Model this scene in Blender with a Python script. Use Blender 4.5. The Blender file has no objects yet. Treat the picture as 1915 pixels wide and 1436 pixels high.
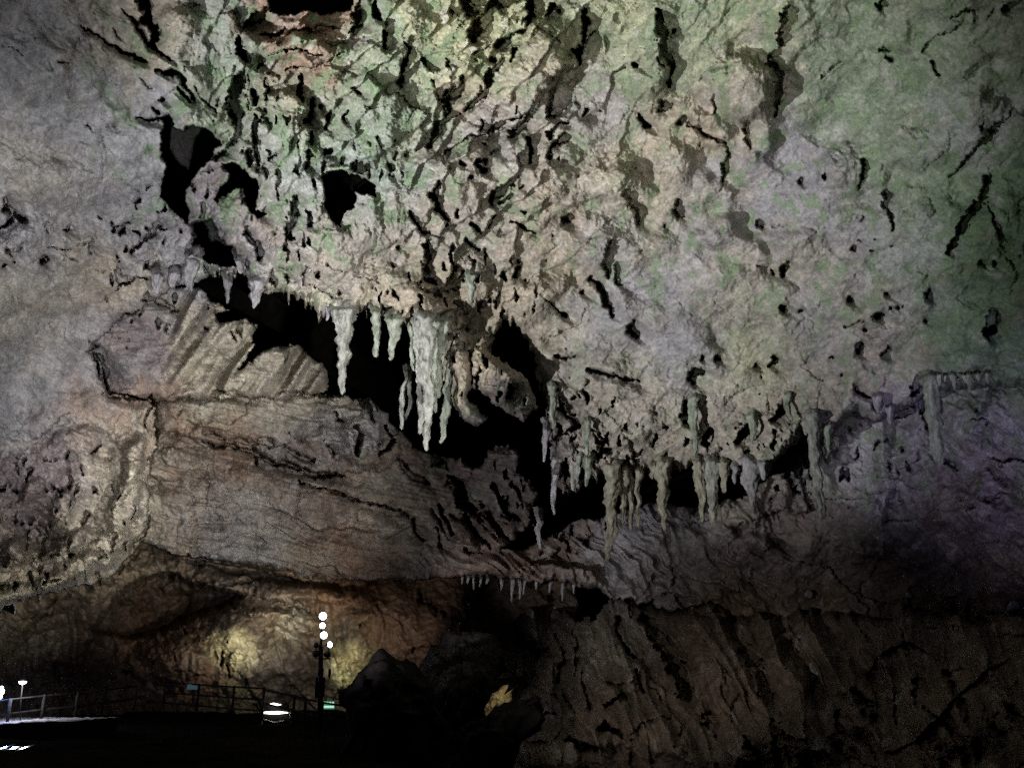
import bpy, bmesh, math, random
import numpy as np
from mathutils import Vector
random.seed(7)
SC = bpy.context.scene
COL = SC.collection
# ------------------------------------------------------------------ camera
F = 1700.0; CX = 957.5; CY = 718.0; PITCH = math.radians(17.0); EYE = 1.6
SP, CP = math.sin(PITCH), math.cos(PITCH)
cd = bpy.data.cameras.new('camera'); cam = bpy.data.objects.new('camera', cd); COL.objects.link(cam)
cd.sensor_width = 36.0; cd.lens = 36.0 * F / 1915.0; cd.clip_start = 0.1; cd.clip_end = 500
cam.location = (0, 0, EYE); cam.rotation_euler = (math.pi / 2 + PITCH, 0, 0)
SC.camera = cam

def P(u, v, t):
    """a point of the cave: sight direction (u, v) at forward distance t"""
    x = (u - CX) / F; y = (CY - v) / F
    return np.stack([x * t, (CP - SP * y) * t, EYE + (SP + CP * y) * t], -1)
def PV(u, v, t): return Vector(P(np.float64(u), np.float64(v), np.float64(t)).tolist())

# ------------------------------------------------------------------ noise
def _hash(ix, iy, seed):
    h = (ix.astype(np.int64) * 374761393 + iy.astype(np.int64) * 668265263 + seed * 974634777) & 0xffffffff
    h = ((h ^ (h >> 13)) * 1274126177) & 0xffffffff
    return (h ^ (h >> 16)) & 0xffffffff
def pn(x, y, seed=0):
    ix = np.floor(x); iy = np.floor(y); fx = x - ix; fy = y - iy
    u = fx * fx * fx * (fx * (fx * 6 - 15) + 10); v = fy * fy * fy * (fy * (fy * 6 - 15) + 10)
    def g(dx, dy):
        a = _hash(ix + dx, iy + dy, seed) * (2 * math.pi / 4294967296.0)
        return np.cos(a) * (fx - dx) + np.sin(a) * (fy - dy)
    a = g(0, 0); b = g(1, 0); c = g(0, 1); d = g(1, 1)
    return (a + (b - a) * u + (c - a) * v + (a - b - c + d) * u * v) * 1.4
def fbm(x, y, o, seed, gain=.5):
    s = 0; a = 1
    for i in range(o):
        s = s + a * pn(x * 2 ** i, y * 2 ** i, seed + i * 17); a *= gain
    return s
def ridge(x, y, o, seed, gain=.5):
    s = 0; a = 1
    for i in range(o):
        s = s + a * (1 - 2 * np.abs(pn(x * 2 ** i, y * 2 ** i, seed + i * 17))); a *= gain
    return s
def worley(x, y, seed):
    ix = np.floor(x); iy = np.floor(y); f1 = np.full(x.shape, 9.); f2 = f1.copy(); idv = np.zeros(x.shape)
    for dx in (-1, 0, 1):
        for dy in (-1, 0, 1):
            h = _hash(ix + dx, iy + dy, seed)
            px = ix + dx + (h & 0xffff) / 65536.0; py = iy + dy + (h >> 16) / 65536.0
            d = np.hypot(px - x, py - y); c = d < f1
            f2 = np.where(c, f1, np.minimum(f2, d)); idv = np.where(c, (h % 1009) / 1009.0, idv); f1 = np.where(c, d, f1)
    return f1, f2, idv
def facets(x, y, seed, tilt=1.0):
    """broken rock: every cell of a Voronoi pattern is its own tilted plane"""
    ix = np.floor(x); iy = np.floor(y); f1 = np.full(x.shape, 9.); h1 = np.zeros(x.shape)
    for dx in (-1, 0, 1):
        for dy in (-1, 0, 1):
            h = _hash(ix + dx, iy + dy, seed); k = _hash(ix + dx, iy + dy, seed + 991)
            ox = x - (ix + dx + (h & 0xffff) / 65536.0); oy = y - (iy + dy + (h >> 16) / 65536.0)
            d = np.abs(ox) * .5 + np.hypot(ox, oy) * .8
            a = (k & 0xffff) * (2 * math.pi / 65536.0); z = (k >> 16) / 65536.0 - .5 + tilt * (np.cos(a) * ox + np.sin(a) * oy)
            c = d < f1; f1 = np.where(c, d, f1); h1 = np.where(c, z, h1)
    return h1
def billow(x, y, o, seed, gain=.5):
    s = 0; a = 1
    for i in range(o):
        s = s + a * np.abs(pn(x * 2 ** i, y * 2 ** i, seed + i * 17)); a *= gain
    return s
def sst(a, b, x):
    k = np.clip((x - a) / (b - a), 0, 1); return k * k * (3 - 2 * k)

# ------------------------------------------------------------------ grid
def axis(a, b, step, lo, hi):
    mid = list(np.arange(a, b + .1, step)); L = []; x = a; s = step
    while x > lo: s *= 1.28; x -= s; L.append(x)
    R = []; x = mid[-1]; s = step
    while x < hi: s *= 1.28; x += s; R.append(x)
    return np.array(L[::-1] + mid + R)
STEP = 2.0
au = axis(-50, 1966, STEP, -1100, 3000); av = axis(-50, 1470, STEP, -900, 1900)
U, V = np.meshgrid(au, av)
UW = U + 7 * pn(U / 38, V / 38, 1) + 4 * pn(U / 15, V / 15, 2) + 2.4 * pn(U / 6.5, V / 6.5, 3)
VW = V + 7 * pn(U / 38, V / 38, 4) + 4 * pn(U / 15, V / 15, 5) + 2.4 * pn(U / 6.5, V / 6.5, 6)

TM_ = sst(330, 400, U) * sst(1560, 1480, U) + .6 * sst(120, 60, U) + .5 * sst(1640, 1700, U)
VTEETH = VW + TM_ * (1 - .5 * sst(980, 1060, U)) * (9 - 26 * np.clip(pn(U / 8, V / 70, 7), 0, 1) - 24 * np.clip(pn(U / 21, V / 90, 8), 0, 1))
def win(x0, y0, x1, y1):
    i0, i1 = np.searchsorted(au, [x0, x1]); j0, j1 = np.searchsorted(av, [y0, y1])
    return slice(max(j0 - 1, 0), j1 + 1), slice(max(i0 - 1, 0), i1 + 1)
def polysd(pts, Ux, Vx):
    """signed distance, positive inside"""
    p = np.array(pts, float); q = np.roll(p, -1, 0)
    d = np.full(Ux.shape, 1e9); ins = np.zeros(Ux.shape, bool)
    for (x0, y0), (x1, y1) in zip(p, q):
        ex, ey = x1 - x0, y1 - y0; L = ex * ex + ey * ey + 1e-9
        k = np.clip(((Ux - x0) * ex + (Vx - y0) * ey) / L, 0, 1)
        d = np.minimum(d, (Ux - x0 - k * ex) ** 2 + (Vx - y0 - k * ey) ** 2)
        c = ((y0 > Vx) != (y1 > Vx)) & (Ux < (x1 - x0) * (Vx - y0) / (y1 - y0 + 1e-12) + x0)
        ins ^= c
    d = np.sqrt(d); return np.where(ins, d, -d)
def field(ctrl, Ux, Vx):
    """smooth surface through control points (u, v, value)"""
    c = np.array(ctrl, float); x, y, z = c[:, 0] / 400, c[:, 1] / 400, c[:, 2]; n = len(c)
    r = np.hypot(x[:, None] - x, y[:, None] - y)
    A = np.zeros((n + 3, n + 3)); A[:n, :n] = -r - np.eye(n) * .02
    A[:n, n] = 1; A[:n, n + 1] = x; A[:n, n + 2] = y; A[n:, :n] = A[:n, n:].T
    w = np.linalg.solve(A, np.r_[z, 0, 0, 0])
    X, Y = np.clip(Ux, -700, 2600) / 400, np.clip(Vx, -500, 1800) / 400
    s = w[n] + w[n + 1] * X + w[n + 2] * Y
    for i in range(n): s = s - w[i] * np.hypot(X - x[i], Y - y[i])
    return s

def K(ox, oy, pts, s=640 / 1915.0):
    return [(ox + p[0] * s, oy + p[1] * s) + ((p[2] * s,) if len(p) > 2 else ()) for p in pts]

# ------------------------------------------------------------------ base layers
CEIL_C = [(-500, -300, 14), (0, 0, 20), (300, 0, 22), (600, 0, 21), (950, 0, 21), (1300, 0, 20.5), (1650, 0, 19), (1915, 0, 17), (2400, -200, 13),
          (0, 300, 23), (250, 300, 25.5), (450, 300, 25.5), (700, 300, 25), (950, 300, 25.5), (1200, 300, 26), (1500, 300, 24), (1915, 300, 19.5),
          (0, 550, 25), (200, 560, 28), (450, 520, 29.5), (650, 560, 28.5), (820, 600, 28.5), (980, 600, 29.5), (1150, 600, 29), (1450, 600, 27), (1900, 600, 21),
          (0, 780, 27), (200, 780, 30.5), (1100, 860, 31), (1300, 860, 29.5), (1500, 800, 28), (1700, 750, 25.5), (1915, 720, 22),
          (0, 1000, 26.5), (230, 900, 30), (250, 1020, 31), (100, 1120, 28), (-400, 900, 20), (2400, 700, 16), (1000, 700, 30.5)]
CEIL_P = [(-3000, -3000), (6000, -3000), (6000, 640), (2400, 690), (1915, 722), (1850, 724), (1780, 728), (1735, 735), (1700, 765), (1640, 785), (1600, 772), (1560, 800),
          (1530, 822), (1505, 800), (1480, 840), (1440, 880), (1400, 895), (1350, 880), (1290, 875), (1240, 885), (1190, 872), (1140, 878), (1118, 895), (1090, 915),
          (1055, 925), (1030, 900), (1035, 850), (1020, 800), (1022, 745), (1003, 700), (990, 655), (972, 605), (945, 612), (920, 632), (920, 668), (905, 690), (880, 690),
          (850, 660), (830, 625), (800, 612), (760, 604), (700, 588), (650, 592), (610, 582), (560, 570), (520, 554), (492, 560), (474, 556), (458, 520), (440, 512), (425, 525), (410, 518), (385, 520),
          (360, 535), (335, 532), (300, 560), (240, 585), (165, 652), (200, 735), (255, 745), (292, 762), (290, 830), (280, 900), (277, 960),
          (268, 1008), (240, 1040), (200, 1080), (150, 1095), (80, 1112), (0, 1142), (-700, 1230), (-3000, 1300)]
DE_C = [(270, 1000, 35), (300, 800, 38), (500, 760, 38.5), (680, 760, 39), (700, 1000, 37), (500, 1040, 36), (900, 1060, 36.5), (900, 960, 38.5), (800, 880, 40),
        (1100, 1000, 36), (1100, 1090, 35.5), (1300, 960, 34), (1400, 1150, 34), (1600, 850, 30.5), (1700, 1000, 29), (1700, 1150, 31), (1915, 760, 24.5), (1915, 1120, 25.5), (2500, 900, 18), (270, 700, 37)]
DE_P = [(230, 700), (292, 745), (400, 738), (520, 735), (600, 737), (690, 745), (722, 775), (752, 815), (790, 848), (830, 852), (866, 852), (884, 878), (902, 868), (915, 838), (950, 830), (972, 852), (968, 880), (990, 896), (1006, 925), (992, 960), (996, 980), (944, 1026), (985, 1024), (1060, 982), (1140, 962),
        (1230, 935), (1300, 950), (1390, 930), (1440, 890), (1490, 840), (1560, 790), (1700, 690), (1900, 650), (6000, 560), (6000, 1290), (1915, 1200), (1700, 1190), (1500, 1190), (1400, 1180), (1300, 1170), (1200, 1150),
        (1100, 1098), (1000, 1086), (900, 1077), (800, 1079), (700, 1081), (600, 1083), (540, 1070), (470, 1051), (400, 1046), (330, 1036), (270, 1016), (230, 1000)]
BLOCK_P = K(0, 480, [(480, 500), (560, 390), (700, 330), (830, 240), (950, 160), (1110, 180), (1200, 250), (1290, 300), (1200, 330), (1230, 370), (1380, 340), (1390, 370),
                     (1455, 380), (1400, 480), (1430, 480), (1390, 560), (1330, 640), (1400, 580), (1540, 490), (1660, 500), (1750, 550), (1840, 640), (1840, 750),
                     (1700, 790), (1500, 790), (1320, 790), (1200, 780), (900, 800), (560, 800), (560, 640), (500, 540)])
BLOCK_C = [(170, 650, 33), (300, 560, 33.5), (250, 740, 33), (420, 600, 35.5), (420, 720, 35), (600, 700, 37.5), (600, 650, 38.5)]
SPUR_P = K(560, 480, [(1075, 545), (1200, 630), (1290, 690), (1310, 760), (1330, 830), (1260, 915), (1180, 890), (1100, 850), (1080, 820), (1020, 770), (965, 745), (950, 690), (940, 590), (980, 520), (1050, 500)])
SPUR_C = [(900, 680, 28.3), (950, 700, 28.2), (990, 730, 29.4), (980, 780, 29.6), (920, 730, 28.3), (920, 650, 28.6)]
HOOK_P = K(560, 480, [(860, 500), (940, 520), (975, 640), (965, 740), (955, 800), (1000, 860), (1060, 885), (1010, 930), (975, 945), (920, 900), (870, 850), (850, 780), (870, 690), (830, 620)])
HOOK_C = [(860, 650, 28.4), (870, 720, 28.3), (880, 780, 28.6), (910, 780, 28.9), (840, 680, 28.3)]
G_C = [(0, 1100, 40), (0, 1250, 38), (200, 1150, 46), (300, 1100, 49), (350, 1250, 45), (430, 1200, 45), (540, 1110, 47), (560, 1250, 44.5), (700, 1150, 46.5), (800, 1120, 48),
       (850, 1200, 44), (950, 1150, 44), (950, 1300, 36), (600, 1350, 44), (-400, 1200, 32), (1000, 1200, 40)]
F_C = [(1000, 1150, 39), (1100, 1180, 33), (1100, 1400, 24), (1300, 1200, 30), (1300, 1400, 23), (1600, 1200, 26), (1600, 1430, 19), (1915, 1200, 20), (1915, 1430, 15), (2600, 1200, 14), (1000, 1420, 25)]
F_P = [(985, 1135), (1012, 1152), (1060, 1136), (1110, 1152), (1180, 1126), (1240, 1142), (1300, 1127), (1360, 1144), (1450, 1152), (1520, 1139), (1600, 1155), (1700, 1146), (1790, 1160), (1915, 1150), (2400, 1180), (6000, 1100), (6000, 3000), (890, 3000), (900, 1436), (935, 1330), (975, 1285), (1000, 1260), (1015, 1200), (985, 1180)]

T = np.full(U.shape, 68.0) + 2 * pn(U / 120, V / 120, 50); LAY = np.zeros(U.shape, np.int8)
def lip(sd, L, R):
    k = 1 - np.clip(sd / L, 0, 1); return R * (1 - np.sqrt(np.clip(1 - k * k, 0, 1)))
def layer(idx, poly, ctrl, L=26, R=1.3, bb=None):
    global T
    s = win(*bb) if bb else (slice(None), slice(None))
    sd = polysd(poly, UW[s], (VTEETH if idx == 5 else VW)[s] + ((26 * pn(U / 70, V / 400, 71) + 12 * pn(U / 24, V / 200, 72))[s] if idx == 2 else 0)); m = sd > 0
    t = field(ctrl, U[s], V[s]) + lip(sd, L, R) * ((.25 + .75 * sst(290, 400, U[s])) if idx == 5 else 1)
    T[s] = np.where(m, t, T[s]); LAY[s] = np.where(m, idx, LAY[s])
    return sd
# back chamber, everything under the shelf on the left
layer(1, [(-3000, 1020), (300, 1010), (620, 1040), (1080, 1060), (1080, 3000), (-3000, 3000)], G_C, 5, .1)
layer(3, DE_P, DE_C, 24, 1.0)
layer(2, F_P, F_C, 26, 1.6)
layer(4, BLOCK_P, BLOCK_C, 10, .9, (100, 480, 700, 780))
layer(5, CEIL_P, CEIL_C, 22, 1.5)
layer(6, SPUR_P, SPUR_C, 20, 1.2, (840, 620, 1030, 820))
layer(6, HOOK_P, HOOK_C, 18, 1.0, (800, 620, 940, 820))
TC = field(CEIL_C, U, V)
def ceil_t(u, v): return float(field(CEIL_C, np.array([float(u)]), np.array([float(v)]))[0])
def surf_t(u, v):
    return float(T[np.clip(np.searchsorted(av, v), 0, len(av) - 1), np.clip(np.searchsorted(au, u), 0, len(au) - 1)])

# ------------------------------------------------------------------ traced relief: bumps (raised) and hollows
def blob(u, v, ru, rv, h, ang=0, pw=2.0):
    s = win(u - 2.2 * max(ru, rv), v - 2.2 * max(ru, rv), u + 2.2 * max(ru, rv), v + 2.2 * max(ru, rv))
    a = math.radians(ang); dx = U[s] - u + (UW[s] - U[s]); dy = V[s] - v + (VW[s] - V[s])
    X = (dx * math.cos(a) + dy * math.sin(a)) / ru; Y = (-dx * math.sin(a) + dy * math.cos(a)) / rv
    T[s] -= h * np.exp(-(X * X + Y * Y) ** (pw / 2))
for b in [(1385, 165, 62, 60, 1.5, 0, 6), (1325, 245, 45, 34, .8, 20, 5), (1255, 300, 40, 40, .5, 0, 5), (1420, 265, 30, 40, .5, 0, 5), (1140, 330, 60, 40, .6, -30, 5), (1340, 400, 40, 60, .5, 0, 4), (1100, 450, 50, 50, .6, 0, 5), (1600, 330, 50, 60, .6, 20, 4), (1700, 280, 60, 40, .5, 0, 4), (1480, 70, 40, 60, .5, 30, 4), (1220, 110, 35, 90, .8, 10, 4), (1010, 110, 50, 80, 1.1, 20, 4), (870, 90, 40, 60, .6, 30, 4),
          (1170, 350, 50, 30, .8, 30, 4), (1290, 360, 40, 40, .4, 0, 4), (1130, 480, 60, 40, .5, 0, 3), (1010, 330, 70, 60, .5, 0, 4), (880, 330, 55, 60, .6, 0, 4),
          (690, 180, 45, 55, .5, 0, 4), (740, 60, 50, 70, .5, 20, 3), (530, 200, 45, 30, .9, 0, 6), (520, 250, 50, 30, .5, 0, 4), (560, 90, 90, 28, 1.2, 8, 5), (460, 95, 22, 40, 1.0, 10, 4),
          (620, 450, 110, 70, .6, 20, 3), (420, 390, 45, 60, .0, 0, 3), (340, 80, 45, 90, .7, -15, 4), (410, 60, 35, 60, .5, 0, 3), (300, 150, 60, 50, .4, 40, 3),
          (110, 120, 120, 90, .5, 0, 3), (220, 280, 90, 70, .6, 0, 3), (60, 330, 90, 50, .5, 0, 3), (130, 350, 60, 40, .35, 0, 3), (100, 600, 150, 60, -.6, -25, 3), (60, 720, 120, 70, -.7, -25, 3), (230, 520, 60, 30, .5, -10, 3),
          (1600, 220, 110, 110, -.5, 0, 2), (1800, 230, 70, 60, .6, 0, 3), (1560, 330, 30, 50, .6, 30, 3), (1700, 390, 60, 50, .5, 0, 3), (1840, 420, 60, 90, .6, 25, 3), (1500, 420, 80, 60, .5, 0, 3),
          (1400, 560, 120, 50, .6, 15, 3), (1650, 560, 120, 60, .5, 0, 3), (1250, 620, 110, 50, .5, 20, 3), (1100, 700, 70, 70, .5, 0, 3), (1800, 620, 80, 50, .6, 0, 3),
          (1000, 560, 50, 35, .6, -30, 3), (760, 560, 60, 25, .5, 5, 3), (890, 520, 30, 30, .4, 0, 3),
          (250, 862, 20, 48, 1.6, 10, 5), (232, 945, 26, 66, 1.8, 15, 4), (200, 1022, 44, 28, 1.5, -35, 4), (140, 1066, 62, 18, 1.4, -25, 4), (50, 1104, 76, 17, 1.4, -15, 4), (120, 940, 16, 40, 1.2, 30, 3), (60, 920, 30, 16, 1.2, -40, 3), (120, 850, 80, 40, .8, -30, 3), (30, 950, 60, 50, -1.4, 0, 3), (75, 1000, 40, 40, -2.0, 0, 3), (140, 1010, 40, 16, 1.2, -30, 3), (30, 1035, 26, 26, 1.6, 0, 4),
          (430, 1225, 130, 85, 4.2, 0, 3), (300, 1230, 80, 60, 2.4, 0, 3), (465, 1150, 70, 40, 1.6, 0, 3), (545, 1170, 35, 45, 1.2, 0, 3), (560, 1240, 70, 60, 2.0, 30, 3), (720, 1170, 85, 90, 3.4, 0, 3.5), (565, 1108, 105, 20, 2.6, 5, 4), (620, 1150, 45, 50, 1.0, 0, 3), (650, 1240, 45, 45, 1.6, 0, 3),
          (350, 1075, 90, 30, 1.6, 5, 3), (330, 1100, 60, 14, .8, 0, 3), (420, 1090, 60, 16, 1.0, -10, 3), (860, 1200, 70, 80, 3.0, -20, 3), (900, 1260, 80, 70, 3., 0, 3), (230, 1160, 60, 40, 1.5, -30, 3), (110, 1190, 80, 50, 2.2, -30, 3),
          (1120, 1210, 60, 60, 1.2, 20, 3), (1130, 1290, 50, 60, 1.5, 20, 3), (1350, 1210, 50, 90, 1.2, -20, 3), (1450, 1200, 60, 80, 1.0, -25, 3), (1650, 1200, 30, 60, .9, -20, 3), (1500, 1370, 90, 50, 1.8, 0, 3), (1380, 1400, 60, 50, 1.5, 0, 3),
          (1200, 1370, 100, 40, 1.8, 20, 3), (1780, 1350, 80, 60, 1.5, 0, 3), (1050, 1390, 80, 60, 2.0, 0, 3)]:
    blob(*b)
for b in [(620, 940, 140, 50, .5, 10, 3), (450, 900, 60, 25, .6, 0, 6), (380, 930, 70, 30, .5, 0, 6), (640, 790, 60, 40, 1.0, 10, 4), (1500, 1010, 60, 24, .6, 40, 3), (1420, 1010, 30, 20, .7, 0, 4), (1850, 800, 120, 60, .8, 0, 3), (1700, 880, 60, 40, .5, 0, 3),
          (1800, 960, 70, 40, .8, 20, 3), (1650, 980, 80, 40, .6, 30, 3), (1880, 1060, 60, 50, .9, 0, 3), (680, 820, 40, 50, .9, 0, 4)]:
    blob(*b)

s_ = win(260, 700, 800, 920); tier = [(285, 740), (400, 725), (690, 730), (735, 790), (752, 850), (715, 884), (640, 886), (585, 882), (540, 866), (480, 842), (430, 832), (380, 820), (330, 812), (296, 826)]
sd_ = polysd(tier, UW[s_], VW[s_]); T[s_] -= np.where((sd_ > 0) & (LAY[s_] == 3), 1.3 - lip(sd_, 30, 1.1), 0)
s_ = win(260, 820, 460, 920); sd_ = polysd([(277, 838), (400, 836), (404, 872), (398, 905), (277, 896)], UW[s_], VW[s_]); T[s_] -= np.where((sd_ > 0) & (LAY[s_] == 3), .6 - lip(sd_, 14, .5), 0)
# ------------------------------------------------------------------ traced cracks, pockets and holes
PK = np.zeros(U.shape); WN = 1.2 + .7 * pn(U / 16, V / 16, 60) + .4 * pn(U / 6, V / 6, 61)
def stroke(pts, depth=1.6, soft=2.6):
    m = max(p[2] for p in pts) / 2 + 26
    xs = [p[0] for p in pts]; ys = [p[1] for p in pts]
    s = win(min(xs) - m, min(ys) - m, max(xs) + m, max(ys) + m)
    X, Y = UW[s], VW[s]; best = np.full(X.shape, -99.)
    if len(pts) == 1: pts = pts * 2
    for (x0, y0, w0), (x1, y1, w1) in zip(pts[:-1], pts[1:]):
        ex, ey = x1 - x0, y1 - y0; L = ex * ex + ey * ey + 1e-6
        k = np.clip(((X - x0) * ex + (Y - y0) * ey) / L, 0, 1)
        d = np.hypot(X - x0 - k * ex, Y - y0 - k * ey)
        best = np.maximum(best, (w0 + (w1 - w0) * k) / 2 * WN[s] - d)
    PK[s] = np.maximum(PK[s], depth * sst(-1.2, soft, best))
def hole(pts, depth=5.0, soft=3.0):
    xs = [p[0] for p in pts]; ys = [p[1] for p in pts]
    s = win(min(xs) - 20, min(ys) - 20, max(xs) + 20, max(ys) + 20)
    PK[s] = np.maximum(PK[s], depth * sst(-1, soft, polysd(pts, UW[s], VW[s])))
TL = """800,0,60 830,100,55 870,200,40 850,250,35 910,310,15 950,345,8|440,150,4 520,195,6 620,245,12 680,285,18 760,320,28 820,350,14|690,50,6 740,120,8 790,180,16 820,250,20
880,385,14 950,400,28 1030,450,20 1080,520,14 1100,560,12|1000,480,15 1070,560,14|1090,470,8 1130,560,12 1220,630,10|790,450,5 850,490,6|880,560,8 920,560,20|780,660,8 850,670,14 920,655,16|850,605,6 900,630,14
1370,380,12 1350,430,42 1310,520,72 1310,600,62 1340,680,42 1330,780,32 1260,850,28 1210,880,34|1440,390,14 1470,360,14|1330,220,30 1340,290,35 1370,340,30|1360,150,20 1450,110,44 1480,60,24
1420,500,20 1430,580,25|1480,440,8 1495,510,12|1690,430,20 1680,550,30|1760,560,25 1720,680,30|1800,600,25|1840,640,20 1835,720,18|1740,740,25 1740,790,20|1470,660,10 1420,740,35 1430,850,30 1445,910,25
1390,850,30 1395,910,20|1500,890,15 1550,850,12|1820,850,40|1720,930,25|1660,1100,20 1650,1200,40 1610,1310,40 1640,1340,20|1720,1180,15 1740,1260,20|1730,1350,25|20,1120,15 40,1180,35 130,1230,40
60,1240,40 0,1280,20|870,1270,50 820,1330,30 740,1410,15|1390,1300,20 1440,1390,44 1450,1436,34|1600,400,6 1700,380,8 1860,340,10 1915,300,10|1500,290,6 1620,280,10 1800,300,8|1480,200,14 1560,190,18 1600,160,10|1640,160,8 1780,150,10 1900,170,8
270,340,4 300,400,3|320,340,4 420,370,6|640,170,5 680,220,5|560,600,3 580,760,4 580,1000,4|640,690,5 540,740,3|480,690,6 530,740,8|0,250,4 90,290,5 130,310,4|680,1000,5 760,1050,6 800,1090,4|650,1270,8 740,1250,10|360,1280,8 380,1290,12|900,1290,16 930,1280,10|40,1390,10 70,1436,12|280,1400,8 420,1400,8|500,1390,12 520,1380,8"""
TLS = """0,910,5 90,940,6 200,990,6 310,1010,4|0,1040,4 60,1080,4|140,820,4 240,800,5 310,830,4|230,690,3 330,660,4 400,640,4 470,645,3"""
TM = """1060,0,40 1070,80,45 1010,150,26 930,210,22 870,245,30|1180,30,30 1140,90,15|1210,60,25|890,350,30 830,420,60 790,520,40 740,570,25 700,610,12|680,420,20 650,500,32 590,570,52 600,640,62 660,640,30|600,660,40 540,700,35 500,780,45 490,820,25
1360,80,30 1360,180,42 1350,250,22 1310,290,42 1330,340,22|1360,250,12 1410,180,14|1680,650,20 1690,700,38 1715,720,12|190,0,20 190,60,32 205,110,16|230,170,20 235,260,22|350,240,12 380,280,22 350,350,32 345,420,24 320,470,26|460,340,24 465,380,12|590,340,15 600,390,12|510,450,10 512,490,8|60,480,10 90,520,14
30,620,20 10,670,15|70,900,15 65,940,10|270,990,15|360,860,10 450,830,8 500,800,10|590,850,22 640,800,6 800,740,10 920,670,15 1100,620,8|860,720,28 920,690,20|950,760,42 1000,720,32 1050,650,25|790,800,22|780,680,15 780,720,12|1160,750,36 1220,700,20 1270,690,10
1250,760,46 1180,830,26 1160,890,15|1040,780,15 1050,860,20 1050,910,15|800,890,30 740,920,15 790,950,30|670,920,26|540,1040,30 520,1100,42 540,1170,26 600,1230,15|640,1170,20 650,1210,25|720,1000,26|980,990,15 930,1040,36 850,1100,30 840,1130,26|950,1080,20 890,1130,25
850,1200,20 820,1280,10|370,1170,15 390,1230,18 450,1290,12 550,1330,8|720,1250,26 780,1300,15|940,1240,10 1000,1270,14 1080,1300,16|1010,1200,18|1260,1230,42|1190,1320,15|480,1370,50 490,1436,60|320,1370,20|590,1260,16|700,1350,15 760,1400,12
90,20,30 80,130,50 60,170,20|400,620,6 360,690,4|200,750,10 220,850,8|280,790,10 280,830,8|970,580,8 965,620,10|960,280,20 940,350,10|1440,620,10|1360,610,20 1355,650,12|1640,370,26|1870,180,20|1210,880,16|1010,1040,18|880,840,10 830,870,8|1330,990,8|640,150,6 700,110,8|560,620,10|130,620,5 200,560,4
1520,400,8 1580,380,10|1110,560,6 1110,600,8|740,300,14 780,280,12|840,330,24|780,290,12 820,240,10|560,540,12 620,480,14"""
TMS = """1590,1080,50 1640,1150,70 1690,1200,42 1660,1250,30|1880,1150,45 1890,1210,42|1500,1370,40 1500,1436,50|1790,1260,22|1650,940,8|1760,60,30 1790,150,52 1810,260,62 1840,370,34 1830,480,28|1790,600,52 1845,580,22|1770,340,12 1800,390,10|1680,1400,14|1890,680,30"""
TR = """340,10,6 240,95,8|1500,110,8 1560,80,12 1640,60,15|1340,270,12 1420,210,12 1520,180,12 1590,110,12|890,340,12 850,380,10 780,430,12|1120,20,62|1810,60,28 1860,30,22 1915,0,18|1110,270,20 1170,275,12|1170,335,28|1790,680,22 1720,770,28 1640,840,14 1580,900,16 1500,1000,5
1870,600,6 1800,680,12|1150,1090,50 1140,1150,42 1170,1220,26 1185,1290,15|1710,1000,30 1690,1100,50|1710,1120,15 1740,1230,15 1790,1330,10|670,1020,30|450,1260,42|960,1400,40|1000,1350,20 1010,1370,12|1090,1330,14|1060,1410,15|0,1200,30|20,1240,6 140,1300,6|1640,60,12 1640,110,8
700,90,4 640,220,5|330,260,5 400,250,5|1650,360,4 1600,400,3|1480,470,3 1600,420,3|1690,700,12 1680,740,18|1010,1230,14|1180,1370,14|500,1265,10 600,1270,6|700,1275,5 800,1280,5|540,1190,8|1740,60,8 1700,120,8|1800,20,10|150,160,5 230,80,5|60,200,4 100,130,4|410,1110,6 440,1140,6|1260,1160,8 1200,1220,5"""
TRS = """610,80,70 580,180,82 550,280,42 490,330,25|500,360,40 555,420,62 570,470,70 540,580,42 525,650,18|180,530,15 180,640,20|370,690,40 370,770,46 375,840,20|0,680,40 90,710,32 160,760,30|160,760,30 260,830,12 250,930,52 230,1020,16 210,1080,6|120,810,18|1020,900,25 1030,960,32 990,1050,16|1650,1150,46 1600,1230,50 1530,1350,50 1480,1400,30|800,980,30|1400,340,18 1430,420,12"""
ML = """640,185,6 700,150,16 740,110,22|760,95,12 820,110,18|870,40,34 850,60,20|980,70,42 950,140,22|1000,150,20|540,70,6 650,90,6 720,100,7|830,240,32 920,260,27 950,290,27 990,305,12|490,530,20 560,570,26 600,640,30 595,720,22 580,750,15|500,480,14 550,500,14
600,770,15 670,790,32 740,790,20 790,800,12 830,770,15|860,830,15 830,900,20 815,950,12|1220,740,12 1310,770,26|1560,745,12 1700,770,16 1915,790,14|1130,980,7 1230,1010,16 1350,1030,22 1450,1040,24 1580,1060,16 1650,1100,26 1750,1135,22|890,800,16|1020,860,15 990,900,8|1190,860,10|1110,880,8
380,1110,25 350,1150,10|540,1060,25 500,1090,8|1850,870,12 1915,920,20|1830,1060,20 1870,1100,24|1820,1020,12|1620,990,6 1690,1040,6|740,350,16|880,360,6 940,390,10|700,520,10|620,450,8 720,470,4|820,1240,10 830,1290,12|500,500,10 550,520,8|1410,1050,30 1420,1150,20
30,60,20|230,30,20 260,5,10|70,30,16|1600,100,18|1660,130,12|1790,100,20|1700,150,8 1915,230,10|1570,60,8 1650,90,8|1520,200,8 1560,210,6|160,100,3 170,180,3|140,280,3 155,360,3|60,740,3 150,750,3 220,700,3|40,1030,4 160,900,3|1660,1000,5 1690,1050,5"""
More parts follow.
